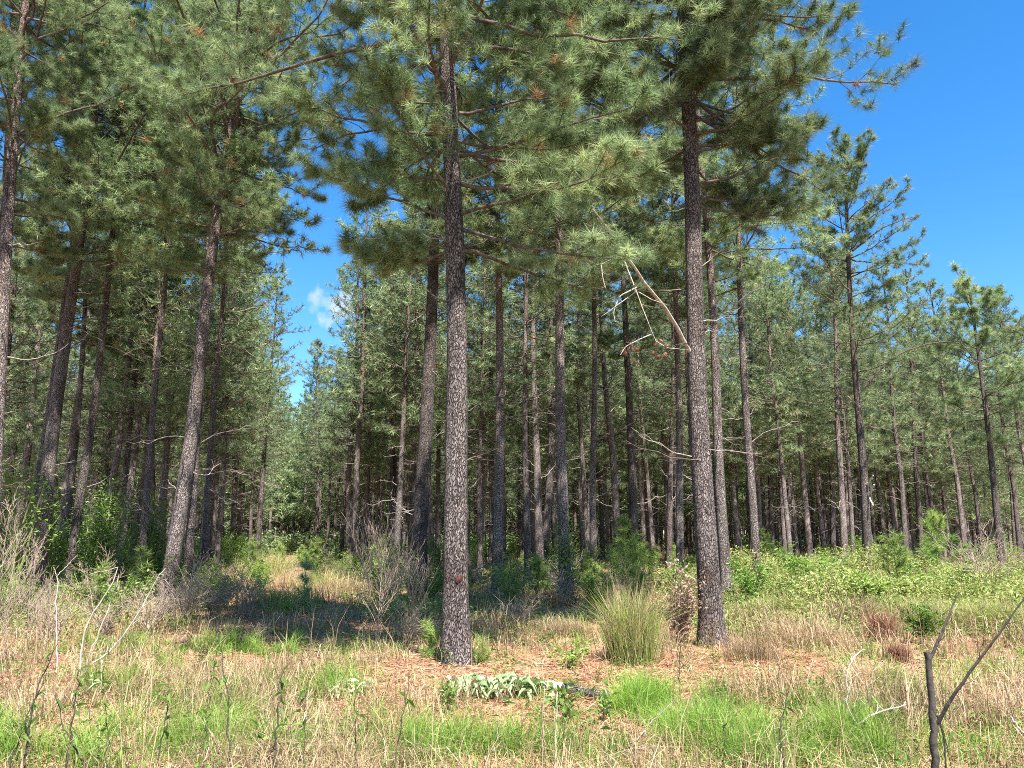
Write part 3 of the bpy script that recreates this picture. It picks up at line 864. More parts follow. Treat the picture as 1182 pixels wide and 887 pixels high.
# ------------------------------------------------------------------ undergrowth, plant by plant
def stems_fan(r, n, h, spread, K=6, wig=.03, z0=0.):
    a = r.uniform(0, 6.28, n); sp = spread * np.sqrt(r.random(n)); hh = h * r.uniform(.55, 1.05, n)
    t = np.linspace(0, 1, K)
    P = np.zeros((n, K, 3))
    P[..., 0] = (sp * np.cos(a))[:, None] * t ** 1.3; P[..., 1] = (sp * np.sin(a))[:, None] * t ** 1.3
    P[..., 2] = z0 + hh[:, None] * t
    P[:, 1:] += r.normal(0, wig * h, (n, K - 1, 3)) * t[None, 1:, None]
    P[:, :1, :2] += r.normal(0, .03, (n, 1, 2))
    return P

def bush_meshes(seed, h, w, n_stem, n_leaf, size, leaf, stem, aspect=.5, tint0=0., flat=.4, low=.15):
    """(stems, foliage) of a leafy bush"""
    r = np.random.default_rng(seed)
    P = stems_fan(r, n_stem, h, w * .5)
    Q, _ = side_twigs(r, P, 5, .25, .38)
    st = MB()
    tubes(st, P, np.linspace(.011, .004, 6)[None] * h * np.ones((n_stem, 1)), 5)
    tubes(st, Q, np.linspace(.004, .002, 5)[None] * np.ones((len(Q), 1)) * max(1, h * .7), 3)
    A = np.concatenate([Q.reshape(-1, 3), P[:, 2:].reshape(-1, 3)])
    A = A[A[:, 2] > low * h]
    c = A[r.integers(0, len(A), n_leaf)] + r.normal(0, .045 * h + .01, (n_leaf, 3))
    lf = MB()
    out = c * [1, 1, .3]; out[:, 2] = .2
    leaves(lf, r, c, r.uniform(.6, 1.2, n_leaf) * size, np.clip(tint0 + r.beta(2, 2, n_leaf) * .8 + .3 * (vnoise(c[:, 0] * 3, c[:, 1] * 3 + c[:, 2] * 3, .8, 3) - .4), 0, 1), 0, flat, aspect, nrm(out))
    return st.mesh('stems', [stem]), lf.mesh('foliage', [leaf])

def bush(name, label, cat, meshes, loc, group=None, sc=1., rz=0.):
    t = empty(name, label, cat, loc, rz, group); t.scale = (sc, sc, sc)
    for nm, me in zip(('stems', 'foliage'), meshes): link(nm, me, t)
    return t

def px_size(px, loc):
    return px / F * math.hypot(loc[0] * .0 + loc[1], loc[2] - CAMZ)

def sapling_meshes(seed, h, mat=M_SAPLING, nn=42, L=.17, w=.0055, fat=.42, step=.27, dens=1.):
    nn = int(nn * .62)
    r = np.random.default_rng(seed)
    z, az, ln = [], [], []
    zz = .18 * h
    while zz < h * .93:
        k = int(r.integers(2, 5)); a0 = r.uniform(0, 6.28)
        for j in range(k):
            z.append(zz + r.normal(0, .03)); az.append(a0 + j * 6.283 / k + r.normal(0, .25))
            ln.append(fat * h * (1 - zz / h) ** .7 * r.uniform(.45, 1.3) + .05)
        zz += step * r.uniform(.7, 1.2)
    z, az, ln = map(np.array, (z, az, ln))
    P = limb_lines(r, z, az, ln, .55 + r.normal(0, .15, len(z)), 7, .5)
    T = np.stack([r.normal(0, .015, 9) * h * np.linspace(0, 1, 9), r.normal(0, .015, 9) * h * np.linspace(0, 1, 9), np.linspace(-.05, h, 9)], 1)
    st = MB()
    tubes(st, T, np.linspace(.018, .005, 9) * max(.5, h * .6), 6)
    tubes(st, P, np.linspace(.007, .003, 7)[None] * np.ones((len(P), 1)) * max(.5, h * .5), 4)
    pos, ax = [], []
    for t in (.35, .5, .65, .8, .92, 1.):
        x_ = t * 6; i = min(int(x_), 5); f = x_ - i
        pos.append(P[:, i] * (1 - f) + P[:, i + 1] * f); ax.append(nrm(P[:, i + 1] - P[:, i]))
    pos.append(T[3:]); ax.append(np.tile([[0, 0, 1.]], (6, 1)))
    pos, ax = np.concatenate(pos), np.concatenate(ax)
    ax = nrm(ax + [0, 0, .9])
    fo = MB()
    needles(fo, r, pos, ax, nn, L, w, np.clip(r.beta(2, 2, len(pos)) * .6 + .35 * pos[:, 2] / h, 0, 1), 0, .12, .15, .97)
    return st.mesh('stem', [M_GREENSTEM]), fo.mesh('needles', [mat])

def sapling(label, px, py, hpx, seed, group=None, **kw):
    b = ground_at(px, py); h = px_size(hpx, b)
    t = empty('pine_sapling', label, 'young tree', b, 0, group)
    for nm, me in zip(('stem', 'needles'), sapling_meshes(seed, h, **kw)): link(nm, me, t)
    return t

sapling('bright yellow green young pine behind the tall grass clump', 722, 700, 100, 201, w=.010, nn=50, L=.2)
sapling('bushy young pine with upright shoots on the leafy bank', 1086, 676, 82, 202, w=.011, nn=50, L=.24, fat=.55)
sapling('smaller grey green young pine left of the bushy one on the bank', 1037, 678, 60, 203, w=.011, nn=40, L=.22, fat=.5)
sapling('dark little pine standing in the middle of the grassy track', 350, 712, 66, 204, mat=M_NEEDLE, w=.008, L=.16, fat=.3)
sapling('tiny bright pine seedling left of the big middle trunk', 497, 762, 38, 205, fat=.5, L=.14)
sapling('tiny bright pine seedling right of the big middle trunk', 557, 768, 30, 206, fat=.4, L=.12)
sapling('pale green young pine at the left edge of the track', 290, 668, 46, 207, w=.012, L=.2)
sapling('young pine at the right edge of the track by the lone dark pine', 418, 672, 40, 208, w=.012, L=.2)
sapling('low young pine in the shrubs left of the vine wrapped pine', 622, 690, 44, 209, w=.011, L=.2, fat=.5)

# bushes that the picture shows one by one
def leafbush(label, px, py, hpx, wpx, seed, n_stem=9, n_leaf=900, size=.07, leaf=M_LEAF, stem=M_GREENSTEM, name='leafy_bush', cat='bush', group=None, **kw):
    b = ground_at(px, py); h = px_size(hpx, b)
    return bush(name, label, cat, bush_meshes(seed, h, px_size(wpx, b), n_stem, n_leaf, size, leaf, stem, **kw), b, group)

leafbush('bright green bush lit by sun beside a dark pine right of the track', 432, 665, 42, 34, 301, size=.10, tint0=.25)
leafbush('tall leafy green bush at the left edge below the pines', 12, 700, 165, 60, 302, n_leaf=1000, size=.12, tint0=.15)
leafbush('big dark leafy bush between the pinkish pine and the next dark pine', 108, 688, 130, 56, 303, n_leaf=2600, size=.11)
leafbush('dark leafy bush behind the slim pines left of the leaning giant', 165, 684, 110, 46, 304, n_leaf=1900, size=.10)
leafbush('shaded bush between the near black leaner and the thin dark pine', 56, 690, 100, 30, 305, n_leaf=1300, size=.10)
leafbush('dead shrub with curled brown leaves left of the thick sunlit pine', 782, 748, 76, 52, 306, n_leaf=1900, size=.062, leaf=M_DEADLEAF, stem=M_TANSTEM, name='dead_shrub', cat='shrub', flat=.1)
leafbush('glossy bright green weed on the leafy bank above the rusty fronds', 1003, 702, 34, 46, 307, n_leaf=420, size=.12, tint0=.3, aspect=.65)
leafbush('bright green weed on the bank beneath the bushy young pine', 1050, 694, 30, 34, 308, n_leaf=300, size=.12, tint0=.3, aspect=.65)
leafbush('dark green shrub at the foot of the pale snaggy pine', 868, 700, 46, 52, 309, n_leaf=1100, size=.08)
leafbush('leafy green shrub topping the left end of the bank', 925, 684, 42, 70, 310, n_leaf=1300, size=.09, tint0=.12)
leafbush('small leafy shrub on the bank left of the lone pine foot', 966, 690, 36, 56, 311, n_leaf=900, size=.09, tint0=.1)
leafbush('dark evergreen shrub right of the vine wrapped pine foot', 690, 705, 36, 40, 312, n_leaf=900, size=.08)
leafbush('leafy weed with dark leaves in front of the short log', 655, 840, 38, 34, 313, n_leaf=70, size=.09, n_stem=6, name='leafy_weed', cat='weed')
leafbush('grey green leafy weed left of the pale wilted rosette', 518, 826, 34, 34, 314, n_leaf=110, size=.06, n_stem=7, name='leafy_weed', cat='weed', tint0=.1)
leafbush('leafy weed with dark leaves by the right end of the short log', 697, 842, 40, 26, 315, n_leaf=50, size=.08, n_stem=4, name='leafy_weed', cat='weed')
leafbush('low green weed on bare straw behind the short log', 655, 772, 22, 40, 316, n_leaf=140, size=.07, n_stem=7, name='leafy_weed', cat='weed', tint0=.2)
leafbush('leafy shrub growing behind the forked bare stem', 1065, 745, 44, 44, 317, n_leaf=520, size=.08, tint0=.1)
leafbush('clump of bright vine leaves at the tip of the pale leaning sticks', 1112, 690, 36, 22, 318, n_leaf=170, size=.12, tint0=.25, low=.4, name='leafy_vine', cat='vine')

# rusty dead fronds
for (px, py, hp, wp, lb) in [(1018, 742, 42, 34, 'upright tuft of rusty brown dead fronds on the bank'), (1038, 766, 24, 26, 'small low tuft of rusty dead fronds below the upright one')]:
    b = ground_at(px, py); h = px_size(hp, b); w = px_size(wp, b)
    mb = MB(); rr2 = np.random.default_rng(px)
    B = b + np.concatenate([rr2.normal(0, w * .22, (300, 2)), np.zeros((300, 1))], 1)
    B[:, 2] = height(B[:, 0], B[:, 1])
    blades(mb, rr2, B - b, h * rr2.uniform(.4, 1.1, 300), rr2.normal(0, .28, (300, 2)), .014, rr2.random(300), 0, .3)
    o = link('dead_fern', mb.mesh('dead_fern', [M_RUST])); o.location = b
    tag(o, lb, 'fern')

# grass clumps that stand out
def clump(label, px, py, hpx, wpx, n, mat, seed, width=.004, lean=.3, mix=None, name='grass_clump'):
    b = ground_at(px, py); h = px_size(hpx, b); w = px_size(wpx, b)
    mb = MB(); q = np.random.default_rng(seed)
    B = np.concatenate([q.normal(0, w * .2, (n, 2)), np.zeros((n, 1))], 1)
    B[:, 2] = height(B[:, 0] + b[0], B[:, 1] + b[1]) - b[2]
    ln = B[:, :2] / h * .9 + q.normal(0, lean, (n, 2))
    blades(mb, q, B, h * q.uniform(.35, 1.05, n) * (1 - .3 * np.linalg.norm(ln, axis=1).clip(0, 1)), ln, width, q.beta(2, 2, n), 0, .35)
    if mix:
        m2 = int(n * .95)
        blades(mb, q, B[:m2], h * q.uniform(.3, .9, m2), ln[:m2] * 1.1, width, q.beta(2, 2, m2), 1, .35)
    o = link(name, mb.mesh(name, [mat] + ([mix] if mix else []))); o.location = b
    return tag(o, label, 'grass')
clump('tall straw coloured grass clump left of the brown dead shrub', 730, 766, 108, 58, 1050, M_DRY, 401, .006, .27, M_GREEN)
clump('low straw tussock in bare ground right of the big middle pine', 650, 735, 32, 90, 900, M_DRY, 402, .006, .5)
clump('fluffy bright green tuft alone on straw below the tall grass clump', 735, 825, 52, 60, 1500, M_GREEN, 403, .0035, .3)
clump('fluffy green tuft beside the forked bare stem, left of it', 985, 866, 66, 80, 1900, M_GREEN, 404, .0035, .3)
clump('small green tuft just left of the top of the forked bare stem', 1054, 822, 48, 44, 1000, M_GREEN, 405, .0035, .3)
clump('wide fluffy green tuft at the front right of the tall grass clump', 812, 862, 64, 100, 2300, M_GREEN, 406, .0035, .3)
clump('green tuft at the very front, right of the wide fluffy one', 872, 884, 56, 70, 1500, M_GREEN, 407, .0035, .3)
clump('straw tussock at the foot of the thick sunlit pine', 868, 762, 40, 70, 900, M_DRY, 408, .006, .45)
clump('pale tussock of dry grass on the slope below the bank', 930, 745, 44, 110, 1300, M_DRY, 409, .006, .5)
clump('dry tussock with grey stems left of the forked bare stem', 1015, 790, 36, 80, 800, M_DRY, 410, .005, .6)
clump('straw tussock right of the track before the dry plume plant', 395, 690, 40, 90, 900, M_DRY, 411, .008, .4)
clump('tawny tussock on the far track between the forest walls', 330, 678, 30, 70, 700, M_DRY, 412, .009, .35)

clump('tall dry tussock in the far track below the pale young pine', 308, 668, 38, 50, 700, M_DRY, 413, .010, .3, M_GREEN)
clump('green and straw tussock in the track right of the dark little pine', 372, 684, 36, 60, 700, M_DRY, 414, .009, .35, M_GREEN)
clump('straw tussock in the track left of the dark little pine', 318, 700, 32, 70, 700, M_DRY, 415, .008, .4, M_GREEN)
clump('mound of straw grass on the bank left of the bushy young pine', 985, 716, 40, 90, 1200, M_DRY, 416, .008, .5)
clump('mound of straw grass on the bank under the pale leaning sticks', 1072, 722, 40, 90, 1200, M_DRY, 417, .008, .5, M_GREEN)
clump('mound of straw grass at the right edge of the bank', 1150, 725, 44, 80, 1200, M_DRY, 418, .008, .5, M_GREEN)
clump('straw mound at the left foot of the leafy bank', 905, 712, 36, 80, 1000, M_DRY, 419, .008, .5, M_GREEN)
leafbush('bushy green shrub in the grass left of the dark little track pine', 300, 690, 40, 46, 319, n_leaf=800, size=.08, tint0=.1)
leafbush('low green shrub on the far track close to the pale young pine', 332, 664, 24, 40, 320, n_leaf=500, size=.10, tint0=.1)

# dry plume plant and reeds: a stem with many rising side shoots
def plume(seed, h, w, n1=34, rad=.006, thin=.0022, up=.55):
    q = np.random.default_rng(seed)
    T = np.stack([np.cumsum(q.normal(0, .008, 10)) * h, np.cumsum(q.normal(0, .008, 10)) * h, np.linspace(-.03, h, 10)], 1)
    mb = MB(); tubes(mb, T, np.linspace(rad, rad * .3, 10), 5)
    Q, _ = side_twigs(q, T[None], n1, .15, w / h * .9, 6, .8, up)
    tubes(mb, Q, np.linspace(thin * 1.2, thin * .6, 6)[None] * np.ones((len(Q), 1)), 3)
    Q2, _ = side_twigs(q, Q, 7, .25, .35, 4, .7, .5)
    tubes(mb, Q2, np.full((len(Q2), 4), thin * .6), 3)
    return mb
def plume_at(label, px, py, hpx, wpx, seed, name='dry_plume_weed', rad=.006, thin=.0022, n1=34, mat=M_TANSTEM, **kw):
    b = ground_at(px, py)
    o = link(name, plume(seed, px_size(hpx, b), px_size(wpx, b), n1, rad, thin).mesh(name, [mat])); o.location = b
    return tag(o, label, 'dead weed', **kw)
plume_at('feathery pinkish dry weed standing tall left of the big middle pine', 437, 752, 118, 95, 501, rad=.010, thin=.0042, n1=46)
plume_at('shorter feathery dry weed against the pale sunlit pine', 478, 735, 70, 60, 502, rad=.008, thin=.0040)
for i, (px, py, hp, wp, lb) in enumerate([(4, 775, 165, 60, 'tallest dry feathery reed at the left edge'), (28, 760, 120, 52, 'dry feathery reed just right of the tallest one at the left edge'),
        (52, 768, 80, 50, 'short dry reed with curled shoots near the left edge'), (-14, 790, 190, 60, 'dry reed cut off by the left edge')]):
    plume_at(lb, px, py, hp, wp, 510 + i, 'dry_reed', .006, .0028, 30)

# dead brush: arching bare twigs
def brush_mesh(seed, h, w, n=16, thick=.006, mat=M_TANSTEM):
    q = np.random.default_rng(seed)
    P = stems_fan(q, n, h, w * .6, 8, .05)
    t = np.linspace(0, 1, 8)
    P[..., 2] -= (h * .45 * t ** 3)[None] * q.random((n, 1))
    mb = MB(); tubes(mb, P, thick * np.linspace(1, .4, 8)[None] * q.uniform(.6, 1.2, (n, 1)), 4)
    Q, _ = side_twigs(q, P, 7, .3, .4, 5, .8, .1)
    tubes(mb, Q, thick * np.linspace(.5, .25, 5)[None] * np.ones((len(Q), 1)), 3)
    Q2, _ = side_twigs(q, Q, 4, .3, .5, 4, .8, .0)
    tubes(mb, Q2, np.full((len(Q2), 4), thick * .22), 3)
    return mb.mesh('dead_brush', [mat])
for i, (px, py, hp, wp, lb) in enumerate([(212, 722, 80, 70, 'tangle of arching dead twigs at the foot of the big leaning pine'), (252, 716, 64, 60, 'dead twig tangle right of the pale grey tucked pine'),
        (288, 712, 62, 50, 'dead twig tangle closest to the left side of the track'), (170, 735, 62, 70, 'low dead brush under the leafy bushes left of the leaning pine'),
        (120, 742, 58, 70, 'dead brush in front of the pinkish pine'), (62, 742, 64, 60, 'dead brush in front of the near black leaner'),
        (472, 745, 50, 60, 'dead twigs between the dry plume and the big middle pine'), (600, 728, 40, 60, 'dead brush behind the big middle pine on its right'),
        (1136, 690, 84, 80, 'bare grey twiggy shrub beside the slim sunlit pine on the bank')]):
    b = ground_at(px, py); h, w = px_size(hp, b), px_size(wp, b)
    o = link('dead_brush', brush_mesh(600 + i, h, w, 16, .0035 + .0004 * b[1])); o.location = b
    tag(o, lb, 'dead brush')

# single stalks, sticks and branches: centre lines followed at their own distance
def line(pts, Y, r0, r1, K=14, wig=.006, dY=0., seed=0):
    q = np.random.default_rng(seed)
    A = np.array([at(px, py, Y + dY * i / max(1, len(pts) - 1)) for i, (px, py) in enumerate(pts)])
    s = np.concatenate([[0], np.cumsum(np.linalg.norm(np.diff(A, axis=0), axis=1))]); s /= s[-1]
    t = np.linspace(0, 1, K)
    P = np.stack([np.interp(t, s, A[:, j]) for j in range(3)], 1)
    P[1:-1] = .25 * P[:-2] + .5 * P[1:-1] + .25 * P[2:]
    P[1:] += q.normal(0, wig, (K - 1, 3))
    return P, np.linspace(r0, r1, K)

def ground_end(px, py, Y):
    """foot of a stalk: straight down to the terrain at distance Y"""
    p = at(px, py, Y); return np.array([p[0], p[1], float(height(p[0], p[1])) - .03])

def stick(name, label, cat, polys, Y, mat, group=None, foot=True, twigs=0, seed=0, dY=0., S=6):
    """polys: list of (points, r0, r1); the first one is carried down to the ground"""
    mb = MB(); first = None
    for i, (pts, r0, r1) in enumerate(polys):
        P, R = line(pts, Y, r0, r1, seed=seed + i, wig=.25 * r0 + .002, dY=dY)
        if i == 0 and foot:
            f = ground_end(*pts[0], Y); P = np.concatenate([[f, (f + P[0]) * .5], P]); R = np.concatenate([[r0 * 1.15, r0 * 1.08], R])
        if i == 0: first = P[0].copy()
        tubes(mb, P - first, R * .68, S, cap=True)
        if twigs:
            q = np.random.default_rng(seed + 50 + i)
            Q, _ = side_twigs(q, P[None] - first, twigs, .35, .2, 5, .8, .2)
            tubes(mb, Q, np.linspace(r1 * .8, r1 * .4, 5)[None] * np.ones((len(Q), 1)), 4)
    o = link(name, mb.mesh(name, [mat])); o.location = first
    return tag(o, label, cat, group)

# the dark forked stem at the front right
fs = empty('forked_sapling', 'dark bare forked stem with a snapped top at the front right', 'sapling', ground_end(1079, 886, 4.9))
def part_line(parent, name, pts, Y, r0, r1, mat, dY=0., foot=False, twigs=0, seed=0, cap=True, S=10, sub=None):
    P, R = line(pts, Y, r0, r1, seed=seed, wig=.12 * r0, dY=dY)
    if foot:
        f = ground_end(*pts[0], Y); P = np.concatenate([[f, (f + P[0]) * .5], P]); R = np.concatenate([[r0 * 1.2, r0 * 1.1], R])
    bpy.context.view_layer.update()
    inv = np.array((sub or parent).matrix_world.inverted())
    mb = MB(); tubes(mb, P, R, S, cap=cap)
    if twigs:
        Q, _ = side_twigs(np.random.default_rng(seed + 9), P[None], twigs, .25, .25, 5, .9, .1)
        tubes(mb, Q, np.linspace(r1 * .7, r1 * .3, 5)[None] * np.ones((len(Q), 1)), 4)
    mb.transform(inv)
    return link(name, mb.mesh(name, [mat]), sub or parent)
part_line(fs, 'stem', [(1079, 886), (1076, 820), (1071, 752)], 4.9, .022, .018, M_DARKSTEM, foot=True, seed=3)
part_line(fs, 'branch', [(1072, 765), (1084, 738), (1096, 708), (1104, 688)], 4.9, .011, .004, M_DARKSTEM, seed=4, twigs=2)
part_line(fs, 'branch', [(1082, 836), (1098, 806), (1128, 765), (1160, 722), (1190, 680)], 4.9, .012, .003, M_DARKSTEM, twigs=4, seed=5, dY=-.3)
part_line(fs, 'branch', [(1082, 826), (1090, 850), (1092, 887)], 4.9, .007, .004, M_DARKSTEM, seed=6)

BW = M_BLEACHED
M_GREYLIMB = wood_mat('grey_dead_limb', (.17, .14, .115), (.46, .40, .34), 22)
stick('bare_stick', 'pale forked dead stick rising by the pinkish pine', 'dead stick', [([(66, 768), (65, 715), (66, 665)], .014, .009), ([(66, 665), (78, 653), (90, 640)], .008, .004), ([(66, 667), (62, 655)], .006, .003)], 10, BW, seed=1)
stick('bare_stick', 'bleached dead stick with a bent top, left one of three', 'dead stick', [([(92, 775), (96, 735), (104, 712), (128, 680), (136, 654)], .017, .008), ([(136, 655), (118, 660), (104, 663)], .006, .003)], 9.4, BW, seed=2)
stick('bare_stick', 'bleached dead stick slanting in the middle of three', 'dead stick', [([(98, 770), (112, 735), (126, 700), (138, 664)], .014, .006)], 9.5, BW, seed=3)
stick('bare_stick', 'long bleached dead stick slanting to the leaning pine, right one of three', 'dead stick', [([(100, 772), (128, 752), (158, 712), (184, 662)], .015, .006), ([(118, 762), (116, 785), (104, 808)], .011, .006)], 9.3, BW, seed=4, twigs=4)
stick('dry_branch', 'bundle of long pale sticks leaning on the bank under a vine', 'dead branch', [([(1046, 700), (1080, 680), (1106, 656)], .02, .01), ([(1052, 700), (1086, 680), (1108, 662)], .017, .009), ([(1062, 704), (1092, 682), (1110, 668)], .017, .008), ([(1040, 704), (1070, 680), (1100, 660)], .015, .008)], 19, BW, seed=5, foot=False, twigs=3)
stick('fallen_branch', 'pale dead branch lying in dry grass left of the forked stem', 'dead branch', [([(952, 878), (975, 852), (1004, 826), (1046, 814)], .016, .006), ([(990, 838), (976, 812), (984, 782)], .008, .004)], 6.4, BW, foot=False, twigs=5, seed=6)
stick('fallen_branch', 'bleached curved branch lying above the green tuft by the forked stem', 'dead branch', [([(980, 806), (976, 780), (984, 760), (996, 750)], .016, .008)], 8.2, BW, foot=False, seed=7, twigs=3)
stick('fallen_branch', 'pale stick poking out of dry grass at the lower right corner', 'dead branch', [([(1196, 866), (1180, 846), (1164, 826)], .014, .006)], 6.1, BW, foot=False, seed=8, twigs=2)
stick('fallen_branch', 'thin grey branch lying over green grass at the bottom middle', 'dead branch', [([(690, 878), (722, 868), (760, 860)], .009, .005), ([(725, 868), (750, 835), (776, 812)], .008, .004)], 6.2, M_DEADWOOD, foot=False, seed=9, twigs=4)
stick('dry_stalk', 'pale upright dry stem before the short log', 'dead stick', [([(641, 887), (642, 840), (643, 800)], .007, .006)], 5.6, BW, seed=10)
stick('dry_stalk', 'dull brown dry stem left of the pale upright one', 'dead stick', [([(626, 887), (627, 840), (628, 792)], .006, .005)], 5.5, M_TANSTEM, seed=11)
stick('dry_stalk', 'thin dark dead stem before the brown dead shrub', 'dead stick', [([(785, 810), (784, 770), (786, 738)], .010, .006)], 8.6, M_DARKSTEM, seed=12, twigs=4)

STALKS = [([(12, 880), (30, 832), (52, 782)], 'leftmost dark stalk leaning right over the grass'), ([(76, 886), (84, 830), (93, 772)], 'dark stalk second from the left edge with thin leaves'),
    ([(124, 887), (123, 830), (118, 770)], 'straight dark stalk left of the leaning pair'), ([(98, 885), (74, 842), (64, 800)], 'dark stalk crossing behind its neighbours near the left edge'),
    ([(232, 884), (240, 830), (246, 762)], 'tall dark stalk with drooping leaves left of centre'), ([(180, 887), (190, 840), (198, 790)], 'thin dark stalk leaning right among fresh grass'),
    ([(316, 887), (320, 830), (326, 776)], 'dark leafy stalk leaning in front of the track'), ([(352, 887), (350, 845), (352, 790)], 'thin stalk right of the leafy stalk before the track'),
    ([(412, 887), (411, 845), (408, 790)], 'dark bent stalk below the dry plume weed'), ([(836, 887), (836, 865), (838, 838)], 'short dark stalk in the fluffy green grass'),
    ([(560, 886), (575, 850), (580, 800)], 'thin tan stalk before the pale wilted rosette'),
    ([(28, 887), (40, 800), (66, 742)], 'very tall thin stalk rising over the dead brush at the left edge'), ([(148, 887), (140, 850), (128, 826)], 'short leaning stalk right of the straight dark one'),
    ([(268, 887), (262, 800), (250, 716)], 'very tall thin stalk reaching up before the dead twig tangles'), ([(300, 887), (296, 860), (300, 842)], 'short leafy stalk left of the leaning leafy one'),
    ([(456, 887), (462, 840), (474, 770)], 'thin bent stalk rising left of the big middle pine foot'), ([(905, 887), (900, 850), (908, 800)], 'thin stalk among dry grass left of the forked stem'),
    ([(700, 887), (706, 845), (700, 806)], 'thin stalk rising past the right end of the short log')]
for i, (pts, lb) in enumerate(STALKS):
    Yk = 5.0 + .12 * (i % 5)
    tk = (.8, 1.2, .65, 1., .55)[i % 5]
    P, R = line(pts, Yk, .0055 * tk, .0022 * tk, seed=700 + i, wig=.007)
    f = ground_end(*pts[0], Yk); P = np.concatenate([[f, (f + P[0]) * .5], P]); R = np.concatenate([[.006, .006], R])
    t = empty('weed_stalk', lb, 'weed', f, 0, 'thin stalks standing in the grass at the front')
    mb = MB(); tubes(mb, P - f, R, 6, cap=True)
    q = np.random.default_rng(720 + i)
    Q, _ = side_twigs(q, P[None] - f, 5, .3, .12, 5, .8, .3); tubes(mb, Q, np.full((len(Q), 5), .0015), 3)
    link('stem', mb.mesh('stem', [M_DARKSTEM if i != 10 else M_TANSTEM]), t)
    nl_ = 12 if 'lea' in lb.split('stalk')[1] or 'leafy' in lb else 5
    pos = (P - f)[q.integers(6, len(P), nl_)]
    mb = MB(); leaves(mb, q, pos, q.uniform(.05, .10, nl_), q.beta(2, 3, nl_), 0, .1, .28)
    link('leaves', mb.mesh('leaves', [M_LEAF]), t)

# short log: pale broken wood at one end, bark at the other
b0, b1, b2 = ground_at(598, 792), ground_at(650, 800), ground_at(706, 812)
lg = empty('log', 'short weathered log lying on pine straw right of the pale wilted rosette', 'log', b1)
def log_part(name, A, B, ra, rb, mat, seed):
    q = np.random.default_rng(seed); t = np.linspace(0, 1, 10)[:, None]
    P = A * (1 - t) + B * t + [0, 0, .045] + q.normal(0, .006, (10, 3)) - b1
    mb = MB(); tubes(mb, P, np.linspace(ra, rb, 10) * q.uniform(.85, 1.12, 10), 12, cap=True)
    return link(name, mb.mesh(name, [mat]), lg)
log_part('bare_wood', b0, b1, .035, .062, M_LOG, 1)
log_part('bark', b1 + (b2 - b1) * .02, b2, .064, .05, M_BARK, 2)

# pale wilted rosettes: long floppy leaves lying on the straw
def rosette(label, px, py, wpx, hpx, n, seed):
    b = ground_at(px, py); w = px_size(wpx, b); q = np.random.default_rng(seed)
    mb = MB()
    cen = np.stack([q.uniform(-.36, .36, n) * w, q.normal(0, .10, n), np.zeros(n)], 1)
    cen[:, 2] = height(cen[:, 0] + b[0], cen[:, 1] + b[1]) - b[2] + .02
    a = q.uniform(0, 6.28, n); L_ = q.uniform(.14, .26, n)
    h = px_size(hpx, b)
    K = 6; t = np.linspace(0, 1, K)
    X = np.stack([np.cos(a)[:, None] * L_[:, None] * t, np.sin(a)[:, None] * L_[:, None] * t,
                  h * q.uniform(.5, 1.1, (n, 1)) * np.sin(np.pi * np.minimum(1, t * .95)) ** .8], -1) + cen[:, None]
    wd = .034 * np.sin(np.pi * (t * .82 + .12)) * q.uniform(.6, 1.2, (n, 1))
    sd_ = np.stack([-np.sin(a), np.cos(a), q.normal(0, .35, n)], 1)[:, None] * wd[..., None]
    up = np.array([0, 0, .022])
    V = np.stack([X - sd_ + up, X, X + sd_ + up], 2)
    i = np.arange(n)[:, None, None] * K * 3 + np.arange(K - 1)[None, :, None] * 3; k = np.arange(2)[None, None]
    mb.quads(V, np.stack([i + k, i + k + 1, i + k + 4, i + k + 3], -1).reshape(-1, 4), 0, np.repeat(q.random(n), (K - 1) * 2))
    o = link('wilted_plant', mb.mesh('wilted_plant', [M_SAGE])); o.location = b
    return tag(o, label, 'plant')
rosette('pale grey green wilted rosette sprawling on bare straw left of the log', 570, 806, 120, 17, 120, 1)
rosette('small grey green wilted rosette below the dry plume weed', 395, 806, 46, 12, 40, 2)

# vine on the trunk of the straight dark pine
vb = ground_at(653, 693)
mb = MB(); q = np.random.default_rng(8)
nv = 260; zz = np.clip(q.normal(1.15, .5, nv), .15, 2.6); a = q.uniform(2.6, 6.9, nv)
pos = np.stack([.24 * np.cos(a) - .012 * zz, .24 * np.sin(a), zz], 1)
leaves(mb, q, pos, q.uniform(.07, .13, nv), q.beta(2, 2, nv), 0, .2, .7)
vt = np.linspace(0, 1, 20); va = -1.6 + 2.2 * np.sin(vt * 5)
tubes(mb, np.stack([.23 * np.cos(va), .23 * np.sin(va), vt * 2.4], 1), np.linspace(.012, .004, 20), 5, 1)
o = link('climbing_vine', mb.mesh('climbing_vine', [M_LEAF, M_DARKSTEM])); o.location = vb
tag(o, 'leafy green vine climbing the lower trunk of a dark straight pine', 'vine')

